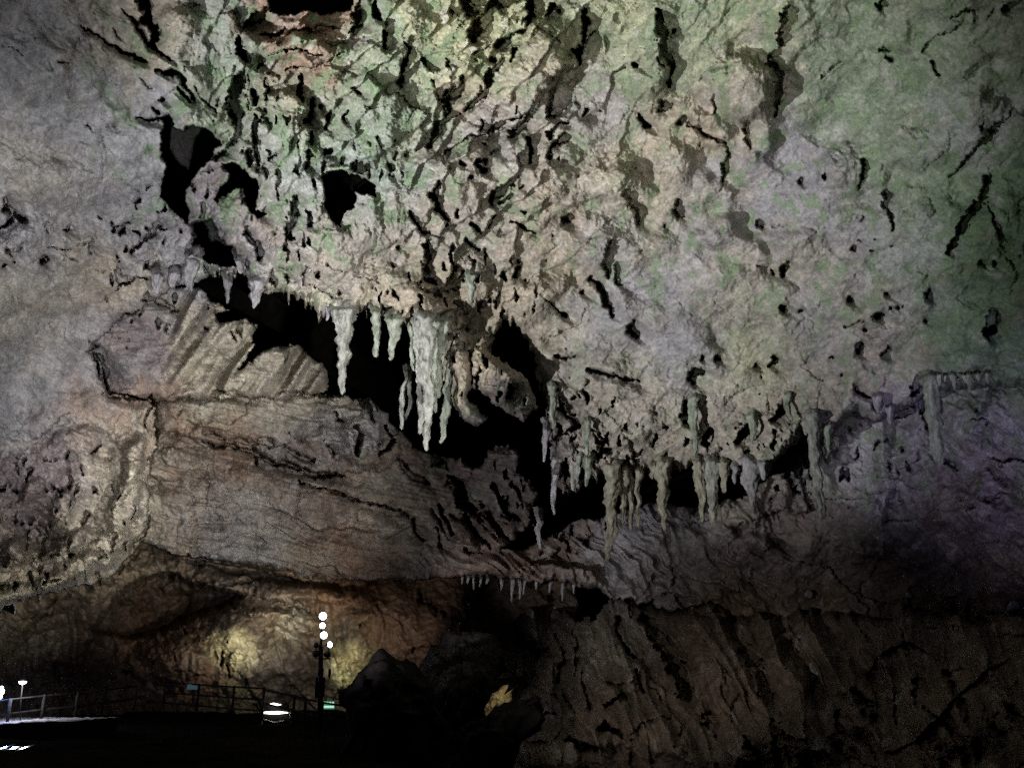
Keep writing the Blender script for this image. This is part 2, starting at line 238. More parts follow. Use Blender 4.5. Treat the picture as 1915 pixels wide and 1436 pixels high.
MLS = """220,375,14|295,375,16|230,405,5 330,410,8 420,430,6|940,1140,4 1180,1160,4|830,1210,5 1000,1215,4 1200,1210,4|840,1280,6 1000,1290,5 1180,1300,4|1200,1080,4 1215,1240,4|1480,1190,5 1700,1270,6|1560,1340,5 1800,1360,5|1230,1280,5 1500,1320,5|1300,1090,6 1480,1150,5 1700,1220,6|700,450,5 830,440,6 920,420,5|620,560,5 760,540,5|660,640,3 900,510,5"""
CM = """730,20,32 700,110,37 760,160,22|720,195,22 790,200,42 850,170,52 910,110,42|880,60,22 850,110,22|110,100,20|370,100,8 440,150,8|640,130,10 700,190,8|490,190,13|240,190,13|1230,70,32 1200,110,16|1150,80,8|890,270,32 930,310,32|1020,270,32|1060,240,22
1640,130,26 1700,230,37 1760,310,24|1380,240,6 1440,290,12 1480,340,26|1860,400,42 1900,440,32|1470,570,32|1300,560,16|1330,580,16|1620,630,16 1700,660,27 1770,680,16 1915,700,14|1450,860,9 1530,920,22 1560,940,26 1430,1030,14|1640,970,13 1740,1020,11|1730,1090,42 1600,1110,11|1825,950,26
1850,1130,7 1915,1080,13|1580,185,20|1540,560,8 1440,575,16|1490,510,8|160,40,6 230,80,6|50,160,10|40,60,6 100,90,5|1390,30,14|1220,30,16|950,160,8|1540,1000,20 1520,1040,20|1370,1130,20 1420,1080,14|960,90,8|760,330,10 830,340,12|520,340,20 560,350,14|390,300,20|1840,1220,20 1860,1240,12
1450,1010,20 1400,1040,10|1320,940,10 1360,1000,16|1590,900,6 1640,970,6|1450,1240,30 1440,1300,20|1600,1160,30 1580,1240,30|1490,1150,24 1480,1250,22|1550,1110,14|1650,1080,20|1700,1130,16"""
CMS = """900,360,90 870,430,42|1720,20,50 1720,110,20|1770,60,42 1780,140,26 1810,160,13"""
MR = """590,60,32 570,100,26|480,75,8 420,65,8|510,100,15|560,290,36 590,275,14|660,310,16|1150,205,20|935,235,26|1385,190,26 1370,240,15|1170,285,15|1210,290,15|1245,275,12|1095,330,42|1370,365,26|1740,310,42 1730,400,62 1715,450,32|1680,20,20|1750,40,20
1000,510,40 985,540,20|1150,500,15 1140,530,20|1030,410,18|840,555,15|910,400,10 1020,350,6|130,570,20|200,585,26|520,580,42 500,610,16|420,610,18|120,640,36 50,660,42|30,680,20 60,710,20|30,830,52 10,880,32|30,930,32
560,840,42 530,890,32 505,920,16|400,920,42 350,980,52 310,1030,26|150,980,42 125,1025,12|170,1130,42|365,1100,18|960,720,20 1010,770,22 1050,790,16|1090,840,32|425,770,12|1320,700,42 1280,780,32|1370,800,52 1385,950,32|740,860,16|910,910,14|960,860,14|550,970,10|450,670,8|240,400,6|880,660,10|400,1010,10|1680,700,8|1590,650,12 1600,700,10|1540,670,12|1640,680,10|820,870,10|940,970,14
1200,900,10 1290,880,12|1620,910,8 1700,910,10|1130,1020,18|1700,940,14|1240,850,14 1300,840,14|1000,940,12|640,1130,12|570,1200,14|460,1270,10|620,1290,14|400,1260,30"""
MRB = """1090,1240,10 1200,1240,22 1300,1300,14|1380,1350,12|1700,1190,20 1820,1270,22|1820,1330,30 1700,1370,26|1650,850,30|1480,1150,40 1540,1180,30|860,1370,14 940,1410,16|500,1350,16|620,1310,18 740,1330,10|1100,1350,12|1540,1340,14 1620,1400,20|1780,1160,20 1840,1150,18|1180,1120,16 1220,1110,14|960,1200,10"""
BM = """1180,30,62 1060,110,42 900,215,16|1215,250,52|300,0,14 390,40,14 410,130,10 470,180,6|500,0,24 560,100,18 600,170,8|620,20,26 700,90,20 780,160,10|700,180,5 800,220,8|740,40,24 800,100,20 850,130,10|840,20,16 920,70,14|520,90,18 540,190,10 620,230,6|260,20,6 300,180,5|130,140,6 130,250,4|440,60,10 450,130,6
700,215,20 800,235,20|1130,240,20|240,10,12 420,160,5|1000,250,8 1110,270,8|570,20,14|660,0,10 760,60,16|900,20,16 960,60,14|1260,330,10|30,10,6 80,200,4"""
BMF = """1690,600,50 1780,720,82 1860,850,82 1930,1010,72|1540,580,26 1560,720,28 1640,830,26|1290,640,12 1320,760,20 1290,900,14|1200,690,14 1250,820,18 1200,950,20|1330,880,14 1360,1020,20 1380,1110,24|1470,1090,30 1560,1020,24|1230,1000,14 1300,1130,22|1150,770,20 1100,830,26|960,640,14 1020,720,50 1100,790,34|1640,900,14 1690,1000,20|1460,1200,36 1560,1250,30|1260,1290,30 1420,1340,30|1000,1170,20 1180,1130,14|1720,960,10 1800,1080,14|1590,490,20 1620,580,22|1500,560,14|1680,540,20 1740,500,16|1390,620,8 1370,700,8"""
BRF = """40,560,42 200,580,62 280,660,72 370,780,72 430,900,72 500,1050,72 540,1250,62 540,1436,62|100,720,8 110,830,8 90,950,10|280,730,8 320,900,10 400,960,10|370,600,14 400,700,8|950,560,20 1000,650,22 1080,780,14 1140,900,10|1280,590,14 1300,650,10 1420,660,10|1500,600,14 1540,680,10|1680,700,12 1740,900,12 1800,1000,10|1480,900,34 1530,1010,40 1600,1150,46|1300,950,30 1310,1080,26|1240,650,16 1260,780,20|1180,1000,14 1200,1200,20|1360,1100,26 1460,1180,30 1510,1260,26|880,1130,34 890,1230,40|620,700,10 660,800,14|460,640,8 540,800,8|700,1000,10 720,1110,8|1840,1080,20 1880,1150,24|140,1140,60 200,1260,50|360,1260,40 440,1400,44|1620,1100,10 1650,1220,10|960,1000,50 1060,1150,60"""
BL = """840,40,20 840,100,16 740,170,30 740,260,40|480,10,30 460,50,30|230,100,50 230,250,30|180,270,40|30,240,60 20,280,40|150,120,30 140,200,24|0,420,30 60,400,12|240,390,20 350,370,14|1200,430,40 1320,400,34 1400,380,24|1410,400,16 1420,470,16 1500,490,14 1620,520,10|1650,520,36 1720,545,26|1640,560,12 1600,660,12 1590,710,16|1240,790,22 1230,850,26|1290,740,16|1280,860,20 1290,950,16|1040,680,30 1020,640,16 1080,640,12|1040,560,10 1200,540,8 1380,540,6|960,750,10 980,860,10|860,850,30|700,900,30|1900,760,10"""
def strokes(txt, ox, oy, depth, soft=2.6):
    for row in txt.replace('\n', '|').split('|'):
        if row.strip():
            pp = [tuple(float(c) for c in q.split(',')) for q in row.split()]
            stroke(K(ox, oy, pp), depth * min(1, max(p[2] for p in pp) / 17), soft)
strokes(TL, 0, 0, 1.7); strokes(TLS, 0, 0, .25); strokes(TM, 640, 0, 1.7); strokes(TMS, 640, 0, 1.0); strokes(TR, 1275, 0, .6); strokes(TRS, 1275, 0, .8, 4)
strokes(ML, 0, 480, 1.5); strokes(MLS, 0, 480, .3); strokes(CM, 560, 480, 1.7); strokes(CMS, 560, 480, 1.0); strokes(MR, 1275, 480, 1.5); strokes(MRB, 1275, 480, .8, 6)
strokes(BM, 640, 956, 1.1, 4); strokes(BMF, 640, 956, 2.6, 6); strokes(BRF, 1275, 956, 1.0, 8); strokes(BL, 0, 956, 1.6, 4)
for q in ([(845, 896, 16), (870, 930, 28), (896, 966, 18)], [(820, 946, 6), (835, 975, 9), (850, 1000, 6)], [(868, 966, 8), (890, 1000, 10), (916, 1022, 6)], [(900, 940, 8), (925, 980, 12), (950, 1004, 8)], [(770, 970, 6), (790, 1012, 6)], [(820, 852, 20), (822, 868, 12)], [(718, 800, 16), (722, 828, 22), (712, 846, 8)], [(668, 800, 12), (674, 824, 18), (668, 842, 8)], [(925, 905, 10), (940, 940, 14), (962, 975, 8)], [(955, 900, 6), (972, 930, 8)],
          [(380, 824, 5), (430, 838, 9), (480, 848, 11), (540, 872, 8), (590, 888, 10), (640, 892, 6)], [(474, 842, 10), (476, 872, 6)], [(745, 862, 8), (770, 890, 12), (800, 905, 8)], [(640, 930, 4), (700, 940, 6), (760, 960, 5)], [(560, 900, 4), (650, 930, 5), (720, 945, 4)]):
    stroke(q, 2.4, 3)
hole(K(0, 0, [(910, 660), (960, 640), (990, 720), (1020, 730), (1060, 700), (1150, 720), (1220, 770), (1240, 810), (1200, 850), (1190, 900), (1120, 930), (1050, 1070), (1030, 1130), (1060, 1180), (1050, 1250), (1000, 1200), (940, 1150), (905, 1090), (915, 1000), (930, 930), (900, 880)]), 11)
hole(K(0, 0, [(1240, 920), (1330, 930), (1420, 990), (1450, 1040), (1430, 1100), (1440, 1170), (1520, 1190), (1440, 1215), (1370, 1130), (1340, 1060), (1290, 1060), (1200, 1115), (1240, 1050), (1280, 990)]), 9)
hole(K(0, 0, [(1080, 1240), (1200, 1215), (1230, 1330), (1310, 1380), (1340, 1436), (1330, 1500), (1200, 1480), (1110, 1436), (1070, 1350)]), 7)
hole([(498, -70), (500, 24), (520, 30), (550, 26), (575, 20), (600, 27), (640, 24), (655, 20), (664, -70)], 7)
hole([(602, 325), (625, 315), (640, 320), (665, 330), (702, 345), (700, 370), (680, 360), (667, 357), (663, 385), (650, 392), (635, 420), (612, 400), (605, 370)], 7)
hole(K(640, 0, [(1160, 420), (1210, 400), (1330, 370), (1310, 480), (1270, 590), (1200, 660), (1130, 670), (1150, 580)]), 1.3)
hole(K(640, 0, [(655, -60), (780, -60), (760, 90), (700, 110), (670, 70)]), 1.5)
hole(K(640, 0, [(840, -60), (910, -60), (850, 100), (800, 180), (760, 230), (720, 260), (705, 200), (720, 120), (800, 80)]), 1.8)
hole(K(1275, 480, [(660, 930), (705, 960), (725, 1130), (690, 1050), (600, 1100), (500, 1190), (560, 1100), (620, 1030)]), 2.2)
hole(K(560, 480, [(1075, 440), (1160, 410), (1215, 365), (1260, 440), (1268, 490), (1240, 560), (1240, 640), (1190, 610), (1080, 540)]), 1.6)
hole([(235, 1090), (300, 1065), (380, 1085), (470, 1112), (440, 1140), (360, 1160), (290, 1195), (220, 1200), (160, 1180)], 5.0, 14)
hole([(330, 1040), (400, 1050), (480, 1056), (545, 1076), (600, 1088), (560, 1092), (500, 1092), (440, 1080), (390, 1065)], 3.0, 8)

# ------------------------------------------------------------------ procedural relief
def near(pts, Ux=U, Vx=V):
    """blend weight from soft blobs (u, v, ru, rv, value); last row is the background"""
    s = np.full(Ux.shape, 1e-3 * pts[-1]); w = np.full(Ux.shape, 1e-3)
    for (u, v, ru, rv, val) in pts[:-1]:
        k = np.exp(-((Ux - u) / ru) ** 2 - ((Vx - v) / rv) ** 2); s += k * val; w += k
    return s / w
ROUGH = near([(120, 150, 190, 220, .10), (230, 280, 120, 120, .12), (80, 330, 120, 60, .15), (150, 440, 260, 40, .6), (120, 580, 200, 90, .08), (60, 700, 160, 100, .06), (200, 690, 60, 80, .1), (330, 80, 60, 100, .5), (350, 190, 50, 40, .8), (600, 150, 160, 160, .6), (700, 420, 260, 160, .55), (950, 200, 180, 220, .72),
              (400, 450, 80, 80, 1.1), (1100, 450, 90, 160, .45), (1200, 150, 100, 150, .5), (1380, 300, 180, 250, .05), (1750, 200, 250, 250, .09), (1300, 600, 250, 100, .16), (1650, 600, 250, 120, .2), (1300, 800, 250, 70, .7), (800, 580, 200, 60, .95),
              (1700, 900, 250, 150, .4), (400, 680, 170, 100, .4), (600, 930, 330, 130, .55), (1100, 1030, 250, 80, .35), (130, 890, 160, 100, .95), (150, 1060, 170, 60, .9), (400, 1200, 200, 90, .6), (680, 1170, 120, 90, .15), (1400, 1300, 500, 170, .4), (900, 1230, 120, 100, .6), .5])
n1 = fbm(U / 150, V / 130, 3, 100); n2 = ridge(UW / 62, VW / 50, 4, 120, .55); n3 = fbm(UW / 22, VW / 20, 4, 140, .62)
wx = U + 22 * pn(U / 60, V / 60, 150); wy = V + 22 * pn(U / 60, V / 60, 151)
f1, f2, cid = worley(wx / 58, wy / 46, 160); g1, g2, gid = worley(wx / 20, wy / 17, 161)
tx, ty = .77, .64    # grain: rock is bedded along a diagonal
ga = (UW * tx + VW * ty); gb = (-UW * ty + VW * tx)
grain = ridge(ga / 90, gb / 14, 3, 170, .6); grain2 = ridge((UW * tx - VW * ty) / 80, (UW * ty + VW * tx) / 13, 3, 172, .6)
fa = facets(UW / 84 + .35 * VW / 84, VW / 60, 500); fb = facets(UW / 36 - .3 * VW / 36, VW / 27, 501); fc = facets(UW / 15, VW / 12, 502)
bA = billow(wx / 120, wy / 100, 5, 510, .52); bB = billow(wx / 46, wy / 40, 4, 511, .55)
leftw = sst(520, 380, U); rightw = sst(1050, 1250, U)
gmix = grain * leftw + grain2 * rightw + .6 * (1 - leftw - rightw) * grain2
drip = near([(520, 230, 80, 80, 1), (650, 270, 90, 70, 1), (700, 120, 100, 100, .6), (460, 330, 60, 60, .8), (1180, 120, 60, 120, .6), 0.0]) * ridge(UW / 9, VW / 46, 2, 530)
D = ROUGH * (.66 * n1 + .34 * fa + .11 * fb + .06 * fc - .46 * bA - .12 * bB - .05 * n3 - .07 * gmix) - .07 * drip
D += np.clip(1 - ROUGH, 0, 1) * (.55 * fbm(U / 150, V / 110, 3, 180, .42) - .16 * billow(wx / 170, wy / 120, 2, 183, .35) + .035 * fa + .03 * fb + .05 * fbm(UW / 34, VW / 28, 4, 181, .6) - .16 * np.clip(pn(U / 75 + .4 * pn(U / 50, V / 50, 188), V / 60, 187), 0, 1) ** 2 * 4 - .03 * gmix)
ds = (U * .66 + V * .75) / 62 + .9 * pn(U / 120, V / 120, 520) + .25 * pn(U / 30, V / 30, 521); sw = ds - np.floor(ds)
LED = near([(900, 150, 190, 190, 1.0), (1060, 300, 60, 120, .5), (1350, 60, 160, 60, .2), (1350, 400, 200, 200, .0), (1800, 250, 150, 200, .06), (650, 420, 120, 80, .25), 0.0])
D += LED * .75 * (sst(0, .12, sw) - sw)
big = facets(UW / 210 + .35 * VW / 210 + .3 * pn(U / 130, V / 130, 551), VW / 140 + .3 * pn(U / 130, V / 130, 552), 550, 1.1); big2 = facets(UW / 105 - .4 * VW / 105, VW / 80, 553, 1.1)
BG = near([(120, 200, 170, 200, .25), (120, 620, 200, 120, .2), (650, 200, 220, 180, .62), (950, 200, 160, 200, .7), (800, 450, 300, 120, .5), (1400, 300, 250, 250, .42), (1750, 300, 200, 300, .38), (1350, 650, 300, 150, .42), (1700, 650, 200, 120, .42), (1400, 1280, 500, 120, 1.2), (1700, 950, 250, 120, .8), (500, 930, 300, 100, .35), .4])
def blur0(a, n):
    for _ in range(n):
        a = (a + np.roll(a, 1, 0) + np.roll(a, -1, 0)) / 3; a = (a + np.roll(a, 1, 1) + np.roll(a, -1, 1)) / 3
    return a
bsm = blur0(1.0 * big + .45 * big2, 16); bk = sst(.5, .8, BG)
D += BG * ((1.0 * big + .45 * big2) * bk + bsm * (1 - bk))
iC = LAY == 5
# pitted rock where the rough parts are: scattered small pockets
pit = sst(.70, .86, pn(wx / 17, wy / 20, 190) + .5 * pn(wx / 60, wy / 60, 191) + .25 * pn(wx / 7, wy / 8, 192)) * sst(.5, .95, ROUGH)
# shelf: bedding planes, then hanging folds
iD = LAY == 3
Dn = V - .24 * (U - 280) - 30 * pn(U / 260, V / 260, 200)
strata = ridge(U / 260, Dn / 17, 3, 201, .6)
ph1 = U - .0042 * (V - 940) ** 2 * np.sign(V - 940) + 26 * pn(U / 90, V / 70, 202) - .25 * (V - 1000); ph2 = U - .85 * (V - 1000) + 26 * pn(U / 80, V / 60, 203) + 10 * pn(U / 22, V / 26, 205)
def folds(ph, lam, s):
    q = pn(ph / lam, V / 120, s); b = pn(ph / lam * .43 + 3, V / 150, s + 40); return (1 - np.abs(q) * 2.4) * sst(-.5, .6, pn(U / 70, V / 50, s + 60)) + .9 * (1 - np.abs(b) * 2.4)
wl = sst(930, 640, U); wr = sst(960, 1060, U); wf = sst(880, 990, V) * (1 - wl) ; e = sst(1380, 1600, U)
fold = (1 - wr) * folds(ph1, 30, 210) + wr * folds(ph2, 21, 211)
bs = Dn / 44 + .9 * pn(U / 150, V / 80, 540) + .2 * pn(U / 36, V / 30, 541); bsw = bs - np.floor(bs); BED = .55 * (sst(0, .10, bsw) - bsw) * sst(-.35, .5, pn(U / 110, V / 60, 542))
D = np.where(iD, D * .9 - .09 * strata * (1 - wf) * (1 - e) + BED * (1 - e) - .36 * fold * wf * (1 - e) - .16 * e * ridge((UW * .8 + VW * .55) / 120, (VW * .8 - UW * .55) / 30, 3, 215), D)
# block: flutes running up to the right
iB = LAY == 4
fl = pn((U * .80 + V * .60) / 38 + .22 * pn(U / 70, V / 70, 219), (U * .6 - V * .8) / 380, 220) + .22 * pn((U * .80 + V * .60) / 15, (U * .6 - V * .8) / 150, 222)
D = np.where(iB, D * .8 + 2.2 * np.clip(fl, -.35, .6) * sst(300, 350, U) - .05 * ridge(U / 100, V / 12, 3, 221), D)
# lower right: hanging draperies, lower left: flowstone
iF = LAY == 2
dp = U - .42 * (V - 1150) + 22 * pn(U / 80, V / 110, 230) + 6 * pn(U / 20, V / 40, 232)
D = np.where(iF, D * .5 + 3.4 * np.abs(pn(dp / 95, V / 420, 234)) + .7 * (np.abs(pn(dp / 40, V / 330, 231)) * 2.2 - .5) + .4 * np.abs(pn(dp / 15, V / 150, 233)), D)
iG = LAY == 1
D = np.where(iG, D * .75 + .35 * np.abs(pn((U - .15 * (V - 1200) + 20 * pn(U / 70, V / 80, 241)) / 22, V / 160, 240)) - .2 * n2, D)
hair = np.zeros_like(T)
for (la, lb, th_, sd__) in ((60, 26, .6, 600), (34, 60, -.5, 601), (24, 13, .75, 602), (16, 34, 1.4, 603), (13, 8, -.2, 604)):
    c_, s__ = math.cos(th_), math.sin(th_); a_ = (wx * c_ + wy * s__) / la; b_ = (-wx * s__ + wy * c_) / lb
    n_ = np.abs(pn(a_, b_, sd__)); hair = np.maximum(hair, (1 - sst(.0, 1.6 / min(la, lb), n_)) * sst(.0, .45, pn(wx / 55, wy / 55, sd__ + 20)))
HM = np.clip(.25 + ROUGH, 0, 1); hair *= HM; D += .10 * hair
fr = near([(330, 480, 60, 50, 1), (410, 480, 60, 60, 1.1), (470, 500, 30, 50, 1), (300, 440, 50, 30, .8), (470, 260, 40, 50, .45), (640, 315, 60, 22, .45), (1070, 870, 50, 60, 1.0), (850, 560, 60, 40, .7), (870, 650, 40, 60, .8), (120, 450, 120, 16, .4), (60, 990, 80, 50, .9), (1250, 860, 180, 24, .8), 0.0])
frp = sst(.38, .52, pn(UW / 12, VW / 30, 610) + .4 * pn(wx / 40, wy / 40, 611)) * sst(.25, .6, fr)
# every pocket opens out towards the lower right, sharp lip on the upper left
TR_ = np.zeros_like(PK); cur = PK.copy()
for k in range(1, 19):
    sh = np.zeros_like(PK); a_ = int(round(k * .62)); sh[a_:, k:] = PK[:-a_ or None, :-k]
    TR_ = np.maximum(TR_, np.minimum(sh, 1.3) * .55 * (1 - k / 19.0) ** 1.3)
RIM = np.zeros_like(PK)
for k in range(1, 9):
    sh = np.zeros_like(PK); sh[:-k, :-k] = PK[k:, k:]
    RIM = np.maximum(RIM, np.minimum(sh, 1.2) * (1 - k / 9.0))
def blur(a, n):
    for _ in range(n):
        a = (a + np.roll(a, 1, 0) + np.roll(a, -1, 0)) / 3; a = (a + np.roll(a, 1, 1) + np.roll(a, -1, 1)) / 3
    return a
TR_ = blur(TR_, 7); RIM = blur(RIM, 3)
PK = np.maximum(PK, TR_) - .16 * RIM * (PK < .2)
PK = np.maximum(np.maximum(PK, np.where(iC, .7 * pit, .3 * pit)), 1.3 * frp)
T = T + D * (T / 30.0) * np.where(LAY == 0, .5, 1) + PK * np.where(LAY == 0, 0, 1)

# ------------------------------------------------------------------ rock colour (albedo, with shade of deep holes) as a vertex attribute
PAL = dict(G=(150, 147, 148), W=(160, 150, 134), N=(132, 147, 118), Y=(166, 166, 118), O=(168, 152, 124), R=(156, 122, 94), L=(149, 145, 149), B=(122, 102, 86), D=(96, 88, 84), P=(124, 110, 112), C=(186, 176, 146), K=(150, 160, 150), M=(104, 132, 92))
CP_ = """248,850,C 238,900,C 230,950,C 215,1000,C 190,1040,C 150,1068,C 100,1088,C 40,1110,C 150,900,P 100,930,P 170,840,P 60,960,P 120,1000,P 180,930,P 300,860,B 300,950,B 60,80,G 200,60,W 120,250,G 230,250,G 80,330,W 60,430,L 250,420,L 100,520,W 210,520,O 60,600,W 60,720,G 180,650,G 330,60,O 400,60,K 440,120,N 560,80,R 620,95,R 560,45,R 530,195,O 480,230,N 600,210,N 700,60,N 720,150,N 680,250,N 800,60,Y 760,220,N 880,200,O 900,80,Y
1000,120,O 1000,50,Y 1010,170,W 1100,60,N 1150,80,Y 1180,30,Y 1230,100,N 1100,230,G 940,260,G 870,330,W 1000,320,O 1080,300,W 1180,260,O 1220,310,O 700,330,K 560,330,K 500,380,W 420,380,P 680,430,W 800,420,W 920,430,W 650,500,W 760,560,O 830,580,O 1050,500,O 990,570,O 360,480,L
1300,30,N 1260,80,N 1340,80,Y 1380,170,W 1300,240,O 1550,60,N 1600,200,N 1500,300,L 1450,380,L 1250,370,W 1180,400,C 1230,330,C 1300,450,L 1150,450,L 1750,60,N 1850,100,N 1800,250,K 1700,330,N 1880,350,M 1850,480,M 1700,500,K 1600,450,L 1500,500,W 1350,520,W 1250,560,L 1150,600,L 1050,620,W 1100,680,W
1300,650,L 1420,665,Y 1500,620,L 1650,620,W 1800,620,M 1880,690,M 1550,720,W 1200,780,W 1350,800,W 1450,760,W 1700,820,L 1850,780,L 1600,900,L 1800,950,P 1500,1000,P 1700,1050,D 430,680,C 520,690,C 600,695,C 480,640,C 230,650,P 550,720,W 250,790,R 620,790,G 400,850,R 350,920,W 600,900,B 500,980,W 450,1030,G 750,1000,W 800,930,B
650,1065,R 1000,1060,B 1200,1040,L 900,870,D 235,880,C 225,1000,C 60,1000,P 60,1100,C 30,1060,O 190,1060,O 540,1110,O 700,1160,R 430,1180,W 440,1215,Y 545,1170,K 560,1240,P 650,1240,Y 350,1180,R 320,1230,R 200,1200,B 100,1150,P 780,1130,P 850,1130,R 1100,1200,W 1130,1300,B 1300,1200,B 1500,1200,B 1700,1250,B 1860,1200,B 1880,1350,B 1600,1400,B 950,1250,D"""
PALK = list(PAL.values()); acc = np.zeros(U.shape + (3,)); wacc = np.full(U.shape, 1e-9)
cu = U + 55 * fbm(U / 90, V / 90, 5, 300, .62); cv = V + 55 * fbm(U / 90, V / 90, 5, 310, .62)
def lin(c): c = np.asarray(c, float) / 255; return np.where(c <= .04045, c / 12.92, ((c + .055) / 1.055) ** 2.4)
for q in CP_.split():
    u, v, k = q.split(','); u, v = float(u), float(v); c = lin(PAL[k])
    s = win(u - 420, v - 420, u + 420, v + 420)
    w = np.exp(-((cu[s] - u) ** 2 + (cv[s] - v) ** 2) / (2 * 50 ** 2)) + 1e-5
    acc[s] += w[..., None] * c; wacc[s] += w
acc += 1e-6 * lin(PAL['B']); wacc += 1e-6
ALB = acc / wacc[..., None]
m1 = fbm(UW / 48, VW / 40, 4, 320, .6); m2 = fbm(UW / 12, VW / 12, 3, 330, .65); m3 = fbm(UW / 90, VW / 90, 3, 340)
ALB *= np.clip(1 + .20 * m1 + .30 * m2 + .16 * pn(U / 4.3, V / 4.3, 335), .45, 1.7)[..., None]
stain = sst(.25, .75, m3 + .3 * m1)[..., None]; ALB = ALB * (1 - .18 * stain) + .18 * stain * lin((162, 136, 106))
moss = (sst(.1, .6, fbm(UW / 46, VW / 60, 5, 350, .7)) * near([(650, 150, 180, 160, .8), (1100, 120, 200, 130, .5), (1700, 200, 280, 250, .75), (1800, 550, 180, 160, .6), (800, 650, 80, 120, .25), (1350, 680, 120, 60, .3), 0.02]))[..., None]
ALB = ALB * (1 - moss) + moss * lin((112, 142, 92))
calc = (sst(.35, .8, fbm(UW / 40, VW / 55, 4, 360, .6)) * .35)[..., None]; ALB = ALB * (1 - calc) + calc * lin((190, 186, 180))
lum = (ALB @ np.array([.3, .6, .1]))[..., None]; ALB = lum * .34 * np.array([.985, .99, 1.0]) + ALB * .66
ALB *= (1 - .34 * hair)[..., None]
spk = sst(.25, .7, pn(U / 5.2, V / 4.6, 620) + .5 * pn(UW / 14, VW / 12, 621)); ALB *= (1 + .35 * spk * HM)[..., None]
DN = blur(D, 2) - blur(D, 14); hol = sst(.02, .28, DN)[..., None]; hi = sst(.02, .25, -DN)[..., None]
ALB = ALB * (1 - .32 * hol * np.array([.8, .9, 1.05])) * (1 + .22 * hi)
ALB = np.where((LAY == 1)[..., None], ALB * np.array([1.06, .96, .86]), ALB)
ALB *= (1 - .65 * sst(3, 6, PK))[..., None]  # shade inside deep holes painted into the rock colour
lay_dim = np.select([LAY == 0, LAY == 2, LAY == 1], [.05, 1.0, .8], 1.0)  # darkness of the recess put into its rock colour
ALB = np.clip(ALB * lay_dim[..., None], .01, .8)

# ------------------------------------------------------------------ materials
def mat(name, nodes=None, rough=.8, color=(.3, .3, .3), metal=0, emit=None, estr=0, spec=.3):
    m = bpy.data.materials.new(name); m.use_nodes = True
    b = m.node_tree.nodes['Principled BSDF']
    b.inputs['Base Color'].default_value = (*color, 1); b.inputs['Roughness'].default_value = rough; b.inputs['Metallic'].default_value = metal
    b.inputs['Specular IOR Level'].default_value = spec
    if emit: b.inputs['Emission Color'].default_value = (*emit, 1); b.inputs['Emission Strength'].default_value = estr
    return m
def rock_material():
    m = mat('cave_limestone', rough=.85, spec=0); nt = m.node_tree; N = nt.nodes; b = N['Principled BSDF']
    at = N.new('ShaderNodeAttribute'); at.attribute_name = 'rock_colour'
    tc = N.new('ShaderNodeTexCoord'); nz = N.new('ShaderNodeTexNoise'); nz.inputs['Scale'].default_value = 14; nz.inputs['Detail'].default_value = 6; nz.inputs['Roughness'].default_value = .7
    mr = N.new('ShaderNodeMapRange'); mr.inputs[3].default_value = .72; mr.inputs[4].default_value = 1.28; mr.inputs[1].default_value = .3; mr.inputs[2].default_value = .7
    mx = N.new('ShaderNodeMix'); mx.data_type = 'RGBA'; mx.blend_type = 'MULTIPLY'; mx.inputs[0].default_value = 1
    bp = N.new('ShaderNodeBump'); bp.inputs['Strength'].default_value = .5; bp.inputs['Distance'].default_value = .06
    L = nt.links.new
    L(tc.outputs['Object'], nz.inputs['Vector']); L(nz.outputs['Fac'], mr.inputs[0]); L(at.outputs['Color'], mx.inputs[6]); L(mr.outputs[0], mx.inputs[7])
    L(mx.outputs[2], b.inputs['Base Color']); L(nz.outputs['Fac'], bp.inputs['Height']); L(bp.outputs['Normal'], b.inputs['Normal'])
    return m
def noise_material(name, ca, cb, scale=4, rough=.8, bump=.04, stretch=(1, 1, 1), detail=6, spec=0):
    m = mat(name, rough=rough, spec=spec); nt = m.node_tree; N = nt.nodes; b = N['Principled BSDF']; L = nt.links.new
    tc = N.new('ShaderNodeTexCoord'); mp = N.new('ShaderNodeMapping'); mp.inputs['Scale'].default_value = stretch
    nz = N.new('ShaderNodeTexNoise'); nz.inputs['Scale'].default_value = scale; nz.inputs['Detail'].default_value = detail; nz.inputs['Roughness'].default_value = .65
    cr = N.new('ShaderNodeValToRGB'); cr.color_ramp.elements[0].position = .32; cr.color_ramp.elements[1].position = .68
    cr.color_ramp.elements[0].color = (*ca, 1); cr.color_ramp.elements[1].color = (*cb, 1)
    bp = N.new('ShaderNodeBump'); bp.inputs['Strength'].default_value = .6; bp.inputs['Distance'].default_value = bump
    L(tc.outputs['Object'], mp.inputs['Vector']); L(mp.outputs['Vector'], nz.inputs['Vector']); L(nz.outputs['Fac'], cr.inputs[0]); L(cr.outputs[0], b.inputs['Base Color'])
    L(nz.outputs['Fac'], bp.inputs['Height']); L(bp.outputs['Normal'], b.inputs['Normal'])
    return m
ROCK = rock_material()
CALC = [noise_material('pale_calcite', (.11, .11, .095), (.42, .43, .385), 6, .75, .05, (1, 1, .5)),
        noise_material('green_calcite', (.10, .12, .085), (.37, .40, .33), 6, .75, .05, (1, 1, .5)),
        noise_material('ochre_calcite', (.13, .12, .085), (.43, .415, .34), 6, .75, .05, (1, 1, .5)),
        noise_material('grey_calcite', (.12, .115, .12), (.40, .39, .40), 6, .8, .05, (1, 1, .5))]
BOULD = noise_material('boulder_stone', (.05, .044, .042), (.12, .105, .10), 2.2, .9, .15)
BLACKST = noise_material('silhouette_stone', (.012, .011, .011), (.035, .031, .029), 1.6, .95, .15)  # near-black base colour puts the boulders' silhouette shade into the stone
YSTONE = noise_material('yellow_flowstone', (.42, .32, .14), (.66, .56, .34), 3, .7, .1)
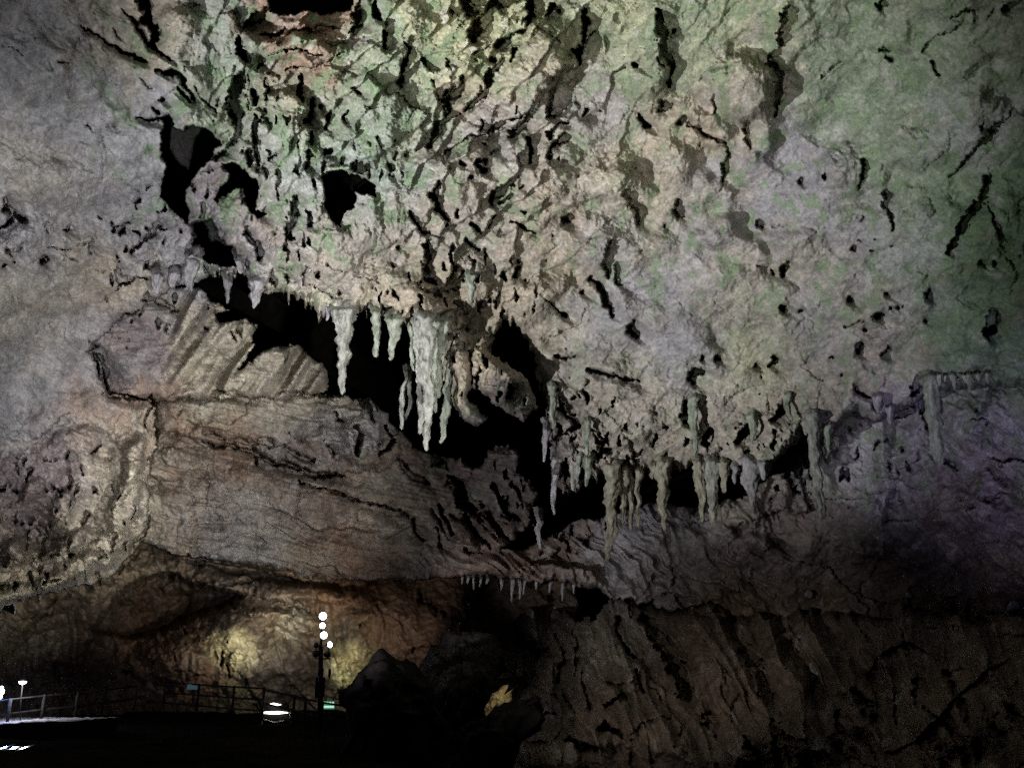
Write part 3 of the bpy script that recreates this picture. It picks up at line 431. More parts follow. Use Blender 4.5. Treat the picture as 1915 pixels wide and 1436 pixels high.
FLOOR = noise_material('cave_earth', (.006, .005, .0045), (.018, .015, .013), .9, .85, .1)
PATHM = noise_material('path_concrete', (.28, .27, .26), (.44, .42, .40), 1.4, .7, .03)
STEEL = mat('black_painted_steel', rough=.45, color=(.012, .012, .014)); STEEL2 = noise_material('weathered_rail_steel', (.015, .015, .015), (.05, .048, .045), 6, .5, .01)
WHITEP = noise_material('white_painted_metal', (.62, .62, .60), (.78, .78, .76), 8, .5, .005)
GLOW = mat('lamp_lens_lit', emit=(.92, .96, 1.0), estr=14, color=(.9, .9, .9)); GLOWW = mat('lamp_lens_warm', emit=(1.0, .96, .78), estr=5, color=(.9, .9, .9))
GLOWB = mat('lamp_lens_blue', emit=(.35, .65, 1.0), estr=9, color=(.9, .9, .9)); GLOWG = mat('lamp_lens_green', emit=(.55, 1.0, .3), estr=3, color=(.9, .9, .9))
LENSOFF = mat('unlit_lens', rough=.15, color=(.05, .05, .06))

# ------------------------------------------------------------------ object helpers
def tag(o, label=None, cat=None, group=None, kind=None):
    if label: o['label'] = label
    if cat: o['category'] = cat
    if group: o['group'] = group
    if kind: o['kind'] = kind
    return o
def link(name, me, m=None, parent=None):
    o = bpy.data.objects.new(name, me); COL.objects.link(o)
    if m: me.materials.append(m)
    if parent: o.parent = parent
    return o
def empty(name, loc, label, cat, group=None, rz=0):
    o = bpy.data.objects.new(name, None); COL.objects.link(o); o.location = loc; o.rotation_euler = (0, 0, rz); o.empty_display_size = .2
    return tag(o, label, cat, group)
def np_mesh(name, verts, quads, smooth=True, col=None):
    me = bpy.data.meshes.new(name); nv, nq = len(verts), len(quads)
    me.vertices.add(nv); me.vertices.foreach_set('co', verts.astype(np.float32).ravel())
    me.loops.add(nq * 4); me.loops.foreach_set('vertex_index', quads.astype(np.int32).ravel())
    me.polygons.add(nq); me.polygons.foreach_set('loop_start', (np.arange(nq) * 4).astype(np.int32)); me.polygons.foreach_set('loop_total', np.full(nq, 4, np.int32))
    me.polygons.foreach_set('use_smooth', np.full(nq, smooth))
    if col is not None:
        a = me.color_attributes.new('rock_colour', 'FLOAT_COLOR', 'POINT')
        a.data.foreach_set('color', np.c_[col, np.ones(nv)].astype(np.float32).ravel())
    me.update(); me.validate(); return me
class MB:
    def __init__(s): s.bm = bmesh.new()
    def box(s, c, d, rot=0):
        r = bmesh.ops.create_cube(s.bm, size=1)
        for v in r['verts']:
            x, y, z = v.co.x * d[0], v.co.y * d[1], v.co.z * d[2]
            v.co = (c[0] + x * math.cos(rot) - y * math.sin(rot), c[1] + x * math.sin(rot) + y * math.cos(rot), c[2] + z)
        return s
    def tube(s, pts, rad, n=10, cap=True):
        pts = [Vector(p) for p in pts]; rings = []
        rr = rad if isinstance(rad, (list, tuple)) else [rad] * len(pts)
        for i, p in enumerate(pts):
            d = (pts[min(i + 1, len(pts) - 1)] - pts[max(i - 1, 0)]).normalized()
            a = d.orthogonal().normalized() if abs(d.z) < .95 else Vector((1, 0, 0)).cross(d).normalized()
            b = d.cross(a)
            rings.append([s.bm.verts.new(p + (a * math.cos(2 * math.pi * k / n) + b * math.sin(2 * math.pi * k / n)) * rr[i]) for k in range(n)])
        for r0, r1 in zip(rings[:-1], rings[1:]):
            for k in range(n):
                f = s.bm.faces.new((r0[k], r0[(k + 1) % n], r1[(k + 1) % n], r1[k])); f.smooth = True
        if cap: s.bm.faces.new(rings[0][::-1]); s.bm.faces.new(rings[-1])
        return s
    def lathe(s, c, axis, prof, n=20):
        ax = Vector(axis).normalized(); c = Vector(c)
        return s.tube([c + ax * h for h, r in prof], [max(r, 1e-4) for h, r in prof], n)
    def build(s, name, m, parent=None, bevel=0):
        if bevel: bmesh.ops.bevel(s.bm, geom=s.bm.edges[:], offset=bevel, segments=2, affect='EDGES')
        bmesh.ops.recalc_face_normals(s.bm, faces=s.bm.faces[:])
        me = bpy.data.meshes.new(name); s.bm.to_mesh(me); s.bm.free(); return link(name, me, m, parent)

# ------------------------------------------------------------------ the cave shell
XYZ = P(U, V, T); H_, W_ = U.shape
idx = np.arange(H_ * W_).reshape(H_, W_)
Q = np.stack([idx[:-1, :-1], idx[1:, :-1], idx[1:, 1:], idx[:-1, 1:]], -1).reshape(-1, 4)
ql = np.max(np.stack([LAY[:-1, :-1], LAY[1:, :-1], LAY[1:, 1:], LAY[:-1, 1:]], -1), -1).ravel()
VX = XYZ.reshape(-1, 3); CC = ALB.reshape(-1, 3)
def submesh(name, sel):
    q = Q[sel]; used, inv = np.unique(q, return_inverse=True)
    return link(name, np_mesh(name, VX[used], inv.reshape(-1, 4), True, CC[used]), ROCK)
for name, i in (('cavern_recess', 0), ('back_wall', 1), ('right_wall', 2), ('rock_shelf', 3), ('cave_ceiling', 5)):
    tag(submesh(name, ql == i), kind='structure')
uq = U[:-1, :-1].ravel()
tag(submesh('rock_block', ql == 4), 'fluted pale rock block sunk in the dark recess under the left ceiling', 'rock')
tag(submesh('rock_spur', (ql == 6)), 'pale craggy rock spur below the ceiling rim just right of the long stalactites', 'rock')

# ------------------------------------------------------------------ cave floor
fx = np.linspace(-60, 60, 361); fy = np.linspace(-12, 72, 253); FX, FY = np.meshgrid(fx, fy)
def floor_z(x, y):
    z = .12 * fbm(x / 5, y / 5, 3, 400) + .05 * fbm(x / 1.1, y / 1.1, 3, 410)
    return z - 3.4 * sst(-3.0, 3.0, x + .10 * (y - 20)) * sst(40, 30, y) - .6
FZ = floor_z(FX, FY)
fi = np.arange(FX.size).reshape(FX.shape)
fq = np.stack([fi[:-1, :-1], fi[:-1, 1:], fi[1:, 1:], fi[1:, :-1]], -1).reshape(-1, 4)
tag(link('cave_floor', np_mesh('cave_floor', np.stack([FX, FY, FZ], -1).reshape(-1, 3), fq), FLOOR), kind='structure')
def fz(x, y): return float(floor_z(np.array([x]), np.array([y]))[0])

# ------------------------------------------------------------------ stalactites
def stalactite(path, widths, t, m, label, group=None, seed=0, name='stalactite', seg=20, up=10, rough=1.0):
    """path [(u, v)...] seen along the drip at forward distance t, widths in the same units"""
    rs = np.random.RandomState(seed + 11); pts = np.array(path, float); w = np.array(widths, float)
    pts = np.vstack([[pts[0][0], pts[0][1] - 2.4 * up], [pts[0][0], pts[0][1] - up], pts]); w = np.r_[w[0] * 1.5, w[0] * 1.2, w]
    L = np.r_[0, np.cumsum(np.hypot(*np.diff(pts, axis=0).T))]; n = max(10, int(L[-1] / 1.8))
    k = np.linspace(0, L[-1], n); pu = np.interp(k, L, pts[:, 0]); pv = np.interp(k, L, pts[:, 1]); pw = np.interp(k, L, w) / 2 * .9
    o = rs.rand() * 100
    pu = pu + (pn(k / 30 + o, k * 0 + o) * 4.5 + pn(k / 11 + o, k * 0 + o + 5) * 2.4) * np.minimum(pw / 5, 1) * rough
    tip = np.clip((L[-1] - k) / np.maximum(pw, 2), 0, 1) ** .6; pw = pw * (.25 + .75 * tip)
    tt = t + 1.5 * np.clip(1 - k / (2.4 * up + 2), 0, 1) ** 1.2
    root = P(pu[0], pv[0], tt[0]); ctr = P(pu, pv, tt) - root
    th = np.linspace(0, 2 * math.pi, seg, endpoint=False)
    A, KK = np.meshgrid(th, k)
    cx, sy = np.cos(A), np.sin(A)
    r = pw[:, None] * (.92 + rough * (.50 * pn(cx * 1.2 + o, KK / 30 + sy * 1.2, seed) + .38 * pn(cx * 2.2 + o, KK / 11 + sy * 2.2, seed + 1) + .16 * pn(A * 0 + o, KK / 16, seed + 2) + .50 * pn(cx * 2.6 + o, sy * 2.6 + KK / 110, seed + 3) + .13 * pn(cx * 5 + KK / 7, sy * 5 + o, seed + 4)))
    r = np.maximum(r, .7) * (t / F)
    V3 = np.stack([ctr[:, None, 0] + r * cx, ctr[:, None, 1] + r * sy, np.repeat(ctr[:, None, 2], seg, 1)], -1)
    vi = np.arange(n * seg).reshape(n, seg)
    q = np.stack([vi[:-1], np.roll(vi, -1, 1)[:-1], np.roll(vi, -1, 1)[1:], vi[1:]], -1).reshape(-1, 4)[:, ::-1]
    verts = np.vstack([V3.reshape(-1, 3), ctr[-1] + [0, 0, -.5 * r[-1].mean()]])
    last = vi[-1]; e = len(verts) - 1
    tipq = np.stack([last[0::2], last[1::2], np.roll(last, -2)[0::2], np.full(seg // 2, e)], -1)[:, ::-1]
    o_ = link(name, np_mesh(name, verts, np.vstack([q, tipq])), CALC[m]); o_.location = root.tolist()
    return tag(o_, label, 'stalactite', group)
def near_t(u, v):
    s = win(u - 14, v - 26, u + 14, v - 6); m = T[s][LAY[s] == 5]
    return float(np.percentile(m, 30)) if m.size else ceil_t(u, v)
ST = [  # path, widths, depth offset in front of the ceiling, material, label
 ([(643, 582), (645, 625), (641, 680), (640, 738)], [52, 32, 22, 10], -.3, 0, 'thick tapering stalactite hanging alone at the left end of the dark recess'),
 ([(704, 586), (705, 630), (703, 668)], [22, 13, 13], -.2, 1, 'short stalactite with a rounded drop tip, second from the left under the central rim'),
 ([(738, 598), (736, 640), (729, 674)], [28, 16, 8], -.2, 1, 'short pale green stalactite with a forked ragged tip left of the longest stalactites'),
 ([(770, 610), (770, 660), (773, 694)], [16, 9, 10], -.2, 1, 'thin curling drip close beside the longest stalactite'),
 ([(762, 706), (752, 745), (752, 803)], [10, 9, 7], .3, 0, 'left strand of the small looped dripstone low in the dark recess'),
 ([(765, 712), (769, 745), (757, 790)], [10, 9, 7], .35, 0, 'right strand of the small looped dripstone low in the dark recess'),
 ([(797, 600), (797, 680), (803, 750), (801, 800), (798, 843)], [44, 26, 20, 16, 7], -.4, 0, 'longest thick white stalactite in the centre, pointing into the dark recess'),
 ([(781, 602), (783, 660), (781, 716)], [20, 13, 7], -.3, 0, 'short strand on the upper left flank of the longest stalactite'),
 ([(813, 602), (811, 690), (814, 772)], [20, 14, 7], -.45, 1, 'long thin strand between the longest stalactite and its smooth greenish neighbour'),
 ([(788, 700), (787, 760), (786, 812)], [18, 12, 9], -.35, 0, 'narrow prong clinging to the left side of the longest stalactite'),
 ([(826, 604), (820, 670), (815, 745)], [30, 20, 10], -.5, 1, 'smooth greenish stalactite fused to the right side of the longest one'),
 ([(842, 680), (837, 750), (826, 829)], [18, 18, 8], -.1, 1, 'slender pale green stalactite right of the longest one, ending in a blunt point'),
 ([(838, 640), (832, 668), (828, 712)], [24, 14, 8], -.4, 2, 'small tan stalactite above the slender pale green one'),
 ([(862, 650), (858, 690), (850, 740)], [22, 14, 8], -.3, 2, 'tan drip in front of the hooked rock right of the long stalactites'),
 ([(880, 516), (881, 545), (880, 570)], [22, 16, 5], -.5, 1, 'short pale mint stalactite high on the ceiling above the central rim'),
 ([(612, 576), (610, 600)], [12, 5], -.1, 3, 'tiny drip just left of the thick lone stalactite'),
 ([(427, 508), (427, 540), (424, 568)], [20, 13, 5], -.2, 3, 'grey stalactite hanging over the left recess above the fluted block'),
 ([(482, 530), (479, 555), (474, 577)], [34, 20, 5], -.2, 3, 'broad triangular stalactite at the left end of the rim'),
 ([(402, 496), (400, 518)], [18, 8], -.2, 3, 'stubby grey drip left of the grey stalactite over the left recess'),
 ([(357, 488), (356, 520), (357, 544)], [34, 28, 10], -.2, 3, 'chunky pale drip hanging against the top of the fluted block'),
 ([(324, 512), (321, 537)], [20, 8], -.2, 3, 'small grey drip in the rough cluster left of the chunky pale drip'),
 ([(294, 516), (293, 550)], [22, 7], -.2, 3, 'pointed grey drip at the left end of the rough cluster over the fluted block'),
 ([(446, 490), (448, 512)], [14, 6], -.2, 3, 'tiny drip between the grey stalactite and the broad triangular one'),
 ([(1033, 722), (1034, 760), (1035, 802)], [18, 13, 8], -.5, 1, 'pale green runnel down the ceiling edge beside the dark crack'),
 ([(1098, 788), (1098, 820), (1097, 852)], [16, 11, 8], -.5, 1, 'slim mint stalactite lying against the ceiling above the right hand rim'),
 ([(1024, 805), (1020, 835), (1018, 864)], [14, 9, 5], .1, 3, 'small drip at the left corner of the right hand rim'),
 ([(1040, 860), (1037, 910), (1035, 962)], [18, 11, 6], .1, 3, 'thin straight stalactite below the left corner of the right hand rim'),
 ([(1068, 842), (1071, 880), (1073, 918)], [22, 15, 8], -.2, 0, 'left one of two short fat drips at the start of the right hand rim'),
 ([(1084, 850), (1083, 880), (1082, 902)], [16, 11, 6], -.2, 0, 'right one of two short fat drips at the start of the right hand rim'),
 ([(1102, 858), (1098, 885), (1096, 910)], [22, 13, 6], -.2, 1, 'short ragged stalactite just left of the drooping wedge on the right rim'),
 ([(1009, 972), (1008, 1000), (1009, 1027)], [14, 9, 5], 2.6, 3, 'small lone drip over the diagonal dark slot at the end of the shelf'),
 ([(1146, 872), (1143, 930), (1142, 990), (1137, 1051)], [34, 24, 20, 9], -.2, 2, 'longest yellowish stalactite of the right rim, hanging lowest over the folds'),
 ([(1166, 880), (1166, 940), (1163, 986)], [20, 12, 7], -.1, 2, 'narrow stalactite touching the right side of the longest yellowish one'),
 ([(1178, 884), (1179, 940), (1181, 992)], [18, 13, 7], -.2, 2, 'second narrow stalactite right of the longest yellowish one'),
 ([(1194, 880), (1193, 930), (1195, 986)], [18, 11, 6], -.1, 2, 'third narrow stalactite right of the longest yellowish one, thinnest of the bunch'),
 ([(1240, 866), (1240, 920), (1243, 993)], [32, 22, 5], -.3, 2, 'solitary cone shaped stalactite with a sharp tip in the middle of the right rim'),
 ([(1222, 872), (1222, 896)], [18, 7], -.1, 2, 'tiny cone left of the solitary cone shaped stalactite'),
 ([(1300, 744), (1298, 800), (1298, 852)], [20, 13, 9], -.6, 1, 'pale green flow ribbon on the ceiling above the paired stalactites'),
 ([(1306, 866), (1312, 930), (1316, 976)], [26, 18, 8], -.2, 2, 'left stalactite of the pair below the pale green ribbon'),
 ([(1333, 864), (1334, 930), (1337, 983)], [26, 19, 10], -.3, 0, 'white right stalactite of the pair below the pale green ribbon'),
 ([(1354, 866), (1355, 922)], [24, 8], -.2, 2, 'short blunt stalactite just right of the white one of the pair'),
 ([(1375, 872), (1376, 905)], [16, 7], -.1, 3, 'tiny blunt drip between the short blunt stalactite and the broad curtain'),
 ([(1404, 862), (1405, 905), (1407, 948)], [40, 30, 10], -.2, 3, 'broad grey curtain stalactite near the right end of the rim'),
 ([(1428, 866), (1427, 898)], [22, 9], -.1, 3, 'small grey drip on the right flank of the broad grey curtain'),
 ([(1409, 776), (1408, 800), (1406, 826)], [20, 13, 6], -.5, 1, 'small green drip on the ceiling above the broad grey curtain'),
 ([(1472, 738), (1475, 765), (1479, 788)], [16, 11, 6], -.5, 1, 'short green drip on the ceiling up left of the tall white column'),
 ([(1519, 775), (1524, 850), (1530, 915), (1538, 972)], [26, 21, 20, 14], -.4, 0, 'tall white column stalactite standing out against the dark right wall'),
 ([(1507, 786), (1508, 814)], [16, 6], -.2, 2, 'tiny pale drip at the top left of the tall white column'),
 ([(1549, 796), (1547, 830), (1543, 860)], [24, 18, 8], -.1, 1, 'mossy green drip just right of the tall white column'),
 ([(1739, 706), (1746, 780), (1752, 830), (1758, 870)], [34, 22, 20, 14], -.4, 1, 'long mossy stalactite far right against the violet lit wall'),
 ([(1640, 742), (1642, 772)], [24, 6], -.2, 3, 'pointed grey drip left of the long mossy stalactite'),
 ([(1664, 762), (1665, 794)], [18, 8], -.1, 3, 'lowest short grey drip between the tall white column and the mossy stalactite'),
]
for i, (p, w, dt, m, lab) in enumerate(ST):
    t = near_t(p[0][0], p[0][1]) + (dt if dt > 1 else dt * .5) - .05
    stalactite(p, w, t, m, lab, 'stalactites hanging from the cave ceiling', seed=i * 7)
for i, (u, v, l, w) in enumerate([(1757, 700, 22, 9), (1766, 702, 12, 7), (1784, 700, 30, 10), (1803, 701, 16, 8), (1811, 700, 34, 8), (1829, 699, 13, 9), (1846, 698, 20, 8)]):
    stalactite([(u, v), (u + 2, v + l)], [w + 2, 4], near_t(u, v) - .1, 1, 'small mossy drip in the row right of the long mossy stalactite', 'row of small mossy drips', seed=300 + i, up=4)
for i, (u, v, l, w) in enumerate([(866, 1078, 14, 6), (877, 1079, 12, 6), (887, 1080, 22, 7), (899, 1081, 16, 6), (912, 1082, 10, 6), (938, 1083, 20, 7), (959, 1083, 42, 9), (974, 1084, 36, 7), (981, 1084, 28, 6), (1004, 1086, 16, 7), (1030, 1088, 20, 8), (1054, 1090, 34, 7), (1075, 1092, 18, 8)]):
    long_ = {959: 'longest thin white drip under the shelf edge above the back chamber', 974: 'straight thin drip just right of the longest one under the shelf edge', 981: 'shorter thin drip closely right of the straight one under the shelf edge', 1054: 'lone thin drip under the dark right end of the shelf edge'}
    stalactite([(u, v), (u - 2, v + l)], [w, 3], 36.2, 0 if u < 1000 else 3, long_.get(u, 'tiny drip fringing the underside of the shelf edge'), 'thin drips along the shelf edge', seed=400 + i, up=6)

# ------------------------------------------------------------------ boulders and loose stones
def rock(outline, t, depth, m, label, name='boulder', seed=0, cat='boulder', n=44, amp=.16, tilt=0):
    """rounded stone whose silhouette follows the outline; its far side is a mirrored, flatter half"""
    p = np.array(outline, float); c = p.mean(0)
    a = np.arctan2(p[:, 1] - c[1], p[:, 0] - c[0]); r = np.hypot(p[:, 0] - c[0], p[:, 1] - c[1]); o = np.argsort(a); a, r = a[o], r[o]
    th = np.linspace(-math.pi, math.pi, n * 2, endpoint=False); R = np.interp(th, np.r_[a - 2 * math.pi, a, a + 2 * math.pi], np.r_[r, r, r])
    ph = np.linspace(-math.pi / 2, math.pi / 2, n)
    TH, PH = np.meshgrid(th, ph); RR = R[None] * np.cos(PH)
    RR = np.cos(PH) * (R[None] + (R.mean() - R[None]) * np.sin(PH) ** 2)
    x = RR * np.cos(TH); y = RR * np.sin(TH)
    sc = R.mean()
    nz = 1 + amp * (fbm(x / sc * 1.7 + seed, y / sc * 1.7 + PH * 1.5, 4, seed, .55)) + amp * .5 * ridge(x / sc * 3 + seed, y / sc * 3 + PH * 2, 3, seed + 9)
    d = -np.sin(PH) * depth * (1 + amp * fbm(x / sc * 2.2, y / sc * 2.2 + PH, 4, seed + 3, .6) * 1.6)
    d = d - depth * .16 * np.cos(PH) ** .3 * np.where(PH > 0, 1, .4) * facets(x / sc * 2.6 + seed, y / sc * 2.6 + seed * 3, seed + 5, 1.2)
    uu, vv = c[0] + x * (1 + (nz - 1) * np.cos(PH) ** 2), c[1] + y * (1 + (nz - 1) * np.cos(PH) ** 2)
    X = P(uu, vv, t + d); base = P(c[0], p[:, 1].max(), t); X = X - base
    vi = np.arange(X.shape[0] * X.shape[1]).reshape(X.shape[:2])
    q = np.stack([vi[:-1], np.roll(vi, -1, 1)[:-1], np.roll(vi, -1, 1)[1:], vi[1:]], -1).reshape(-1, 4)
    ob = link(name, np_mesh(name, X.reshape(-1, 3), q), m); ob.location = base.tolist()
    return tag(ob, label, cat)
rock(K(640, 956, [(20, 1020), (80, 990), (140, 900), (200, 830), (260, 820), (330, 850), (390, 870), (440, 950), (520, 1100), (560, 1300), (560, 1700), (0, 1700), (-40, 1400), (60, 1250), (90, 1130), (30, 1090)]), 24, 2.0, BLACKST, 'large black boulder in silhouette right of the lamp tower', seed=3)
rock(K(640, 956, [(440, 900), (560, 760), (680, 690), (820, 720), (870, 800), (850, 950), (800, 1060), (700, 1180), (560, 1150), (470, 1050)]), 33, 2.2, BOULD, 'dim violet grey boulder behind the black boulder', seed=5)
rock(K(640, 956, [(800, 1130), (830, 1060), (870, 1010), (930, 975), (968, 980), (940, 1010), (890, 1040), (860, 1080), (830, 1120), (810, 1150)]), 26.5, .4, YSTONE, 'bright yellow flowstone lump on the dark rocks in the lower centre', name='flowstone_lump', seed=8, cat='rock', amp=.12)
rock(K(640, 956, [(500, 1500), (640, 1350), (800, 1180), (1000, 1080), (1100, 1060), (1120, 1150), (980, 1300), (860, 1450), (800, 1600), (520, 1600)]), 23, 1.4, BLACKST, 'long dark slanting boulder below the yellow lump', seed=12)
rock(K(1275, 956, [(715, 840), (740, 860), (765, 920), (775, 970), (760, 1005), (730, 990), (735, 920)]), surf_t(1522, 1262) - .25, .15, CALC[0], 'small white calcite streak standing out on the dark lower right wall', name='calcite_patch', seed=15, cat='rock', n=16, amp=.1)
for i, (u, v, r, lab) in enumerate([(1512, 1110, 7, 'leftmost of three small pale stones on the dark ledge at right'), (1699, 1111, 6, 'middle one of three small pale stones on the dark ledge at right'), (1895, 1134, 11, 'largest and rightmost of three small pale stones on the dark ledge')]):
    t = surf_t(u, v) - .4
    rock([(u - r, v + r * .8), (u - r * .8, v - r * .3), (u, v - r), (u + r * .9, v - r * .4), (u + r, v + r * .8), (u, v + r)], t, .12, CALC[3], lab, name='pale_stone', seed=30 + i, cat='stone', n=14)
for i, (o, t, lab) in enumerate([([(350, 1180 - 20), (372, 1135), (395, 1128), (378, 1150), (362, 1165)], 47, 'x')][:0]): pass

# ------------------------------------------------------------------ walkway, railings and lamps
def gp(u, t):            # floor point seen in column u at forward distance t
    x = (u - CX) / F * t; y = t * CP
    return x, y, fz(x, y)
# lit path at far left
pa = MB(); n = 90; prev = None
for i in range(n):
    k = i / (n - 1); u = -420 + 640 * k; w = max(0, 1 - k ** 5); js = [0, .02, .12, .3, .5, .7, .9, 1]
    c0, c1 = 1364 - 14 * k + 2.2 * math.sin(k * 23) + random.uniform(-1, 1), 1342 - 1 * k; c0 = c1 + (c0 - c1) * w
    row = [pa.bm.verts.new(PV(u, c0, 28.2) - Vector((0, -.05, .9)))] + [pa.bm.verts.new(PV(u, c0 + (c1 - c0) * j, 28.2 + 5 * j * w) + Vector((0, 0, random.uniform(-.02, .02)))) for j in js]
    if prev:
        for a in range(len(js)):
            f = pa.bm.faces.new((prev[a], prev[a + 1], row[a + 1], row[a])); f.smooth = True; f.material_index = 1 if a < 1 else 0
    prev = row
pth = pa.build('path', PATHM); pth.data.materials.append(FLOOR); [setattr(pl, 'material_index', 1 if pl.index % 8 == 0 else 0) for pl in pth.data.polygons]; tag(pth, kind='structure')  # front face coloured as dark floor to stand in for its shade

def railing(posts, label, h=1.05, rails=(1.0, .55, .18), m=STEEL2, r=.042):
    b = Vector(posts[0]); e = empty('railing', b, label, 'railing')
    for p in posts:
        q = Vector(p) - b; MB().tube([q + Vector((0, 0, -.1)), q + Vector((0, 0, h))], r * 1.25, 8).build('post', m, e)
    for z in rails:
        MB().tube([Vector(p) - b + Vector((0, 0, z)) for p in posts], r * .8, 8).build('rail', m, e)
    return e
def rp(u, v, t): return PV(u, v, t)
railing([rp(-60, 1364, 29), rp(13, 1353, 29.5), rp(77, 1344, 30.5), rp(140, 1338, 31.5), rp(190, 1330, 32.5), rp(250, 1322, 33.5)], 'dark two bar railing along the lamplit path at far left', .78, (.74, .3))
railing([rp(305, 1318, 38), rp(368, 1324, 36.5), rp(434, 1330, 35), rp(490, 1334, 34)], 'dark railing at the foot of the brown mound left of the lit board', .95, (.9, .5, .1))
railing([rp(490, 1342, 32.8), rp(547, 1356, 31.5), rp(568, 1362, 31), rp(600, 1370, 30.6), rp(650, 1378, 30.2)], 'dark railing sloping down past the foot of the lamp tower', 1.0, (.96, .5))
railing([rp(606, 1350, 36), rp(648, 1360, 36), rp(690, 1362, 36), rp(740, 1364, 36)], 'dark railing behind the lamp tower in front of the greenish rock', 1.05, (.98, .55))

# flood light tower
TT = 30.0; tb = PV(598, 1378, TT); tower = empty('light_tower', tb, 'black light tower with three bright white lamps stacked above the railing', 'light tower')
def tl(u, v, t=TT): return PV(u, v, t) - tb
top = tl(603, 1146)
MB().tube([tl(598, 1378), tl(599, 1300), tl(600, 1210)], [.10, .09, .075], 12).build('mast', STEEL, tower)
MB().tube([tl(600, 1212), tl(603, 1146)], .035, 10).build('mast_top', STEEL, tower)
MB().box(tl(598.5, 1285), (.28, .24, .64)).build('control_box', STEEL, tower, .015)
MB().box(tl(600, 1256), (.16, .16, .22)).build('junction_box', STEEL, tower, .01)
MB().tube([tl(589, 1231), tl(618, 1231)], .022, 8).build('crossbar', STEEL, tower)
MB().tube([tl(617, 1231), tl(617.5, 1250), tl(616.5, 1256)], .012, 6).build('cable', STEEL, tower)
MB().lathe(tl(617, 1250), (0, 0, -1), [(0, .01), (.03, .045), (.22, .05), (.32, .01)], 10).build('cable_plug', STEEL, tower)
def head(u, v, r, aim, lit, t=TT - .12, name='floodlight'):
    c = tl(u, v, t); a = Vector(aim).normalized()
    h = MB().lathe(c, a, [(-.16, .03), (-.15, r * .55), (-.03, r * 1.02), (.02, r * 1.06), (.024, r * .9)], 20).build(name, STEEL, tower)
    MB().lathe(c, a, [(.020, r * .93), (.034, r * .9), (.040, r * .5)], 20).build('lens', lit, h)
    return c + tb
toC = (Vector((0, 0, EYE)) - tb).normalized()
head(604, 1152, .13, toC + Vector((0, 0, .05)), GLOW); head(603, 1169.5, .098, toC, GLOW); head(605.5, 1187.5, .12, toC + Vector((.05, 0, 0)), GLOW)
head(616, 1205, .10, (.8, -.75, .12), GLOW); head(591, 1206, .085, (-.9, .5, .2), LENSOFF); head(590.5, 1222, .11, (-.55, .8, .1), LENSOFF); head(613, 1223, .105, (.5, .85, .1), LENSOFF)
MB().tube([tl(591, 1206), tl(591, 1231)], .018, 6).build('bracket', STEEL, tower); MB().tube([tl(614, 1204), tl(614, 1231)], .018, 6).build('bracket', STEEL, tower)

# bollard lamp at far left
lb = PV(38, 1340, 30.2); lamp = empty('path_lamp', lb, 'small white path lamp with a glowing round head on a thin pole at far left', 'lamp')
q = lambda u, v: PV(u, v, 30.2) - lb
MB().tube([q(38, 1346), q(39, 1310), q(42, 1281)], .017, 10).build('pole', STEEL2, lamp)
MB().lathe(q(42.5, 1272.5), (0, 0, -1), [(-.075, .01), (-.06, .08), (-.01, .135), (.02, .14)], 20).build('hood', STEEL, lamp)
MB().lathe(q(42.5, 1273.5), (0, 0, -1), [(-.05, .05), (-.02, .118), (.03, .118), (.085, .06), (.1, .01)], 20).build('globe', GLOW, lamp)
# blue light at the frame edge
bb = PV(-4, 1345, 30); bl = empty('coloured_light', bb, 'blue and green spotlight glowing at the very left edge', 'lamp')
q = lambda u, v: PV(u, v, 30) - bb
MB().tube([q(-5, 1350), q(-4, 1312)], .03, 8).build('stand', STEEL, bl)
MB().box(q(-6, 1298), (.30, .2, .44)).build('housing', STEEL, bl, .02)
MB().lathe(q(1, 1293), (.5, -1, .1), [(.0, .10), (.1, .115), (.14, .08)], 16).build('lens', GLOW, bl)
MB().lathe(q(0, 1303), (.5, -1, .1), [(.0, .05), (.1, .075), (.13, .05)], 16).build('lens', GLOWG, bl)
MB().lathe(q(3, 1286), (.5, -1, .1), [(.0, .05), (.1, .06), (.13, .04)], 16).build('lens', GLOWB, bl)

# lit board between the railings
bd = PV(515, 1362, 33); board = empty('lit_board', bd, 'low framed board with two glowing strips and white side posts by the railing', 'board')
q = lambda u, v, t=33: PV(u, v, t) - bd
MB().tube([q(491, 1362), q(490.5, 1312)], .03, 8).build('post', WHITEP, board); MB().tube([q(543, 1352), q(542.5, 1314)], .025, 8).build('post', WHITEP, board)
MB().box(q(516.5, 1322), (.98, .06, .34)).build('panel', STEEL, board, .01)
MB().box(q(516.5, 1341), (.96, .06, .22)).build('lower_panel', STEEL, board, .01)
MB().lathe(q(497, 1317, 32.9), (1, 0, 0), [(0, .004), (.15, .03), (.28, .062), (.42, .03), (.56, .004)], 12).build('light_strip', GLOWW, board)
MB().lathe(q(492, 1332, 32.9), (1, 0, 0), [(0, .02), (.2, .045), (.36, .05), (.37, .02), (.38, .05), (.6, .045), (.9, .012)], 12).build('light_strip', GLOWW, board)
MB().tube([q(492, 1344, 32.9), q(512, 1350, 32.9), q(530, 1347, 32.9)], .014, 8).build('lower_rail', WHITEP, board)
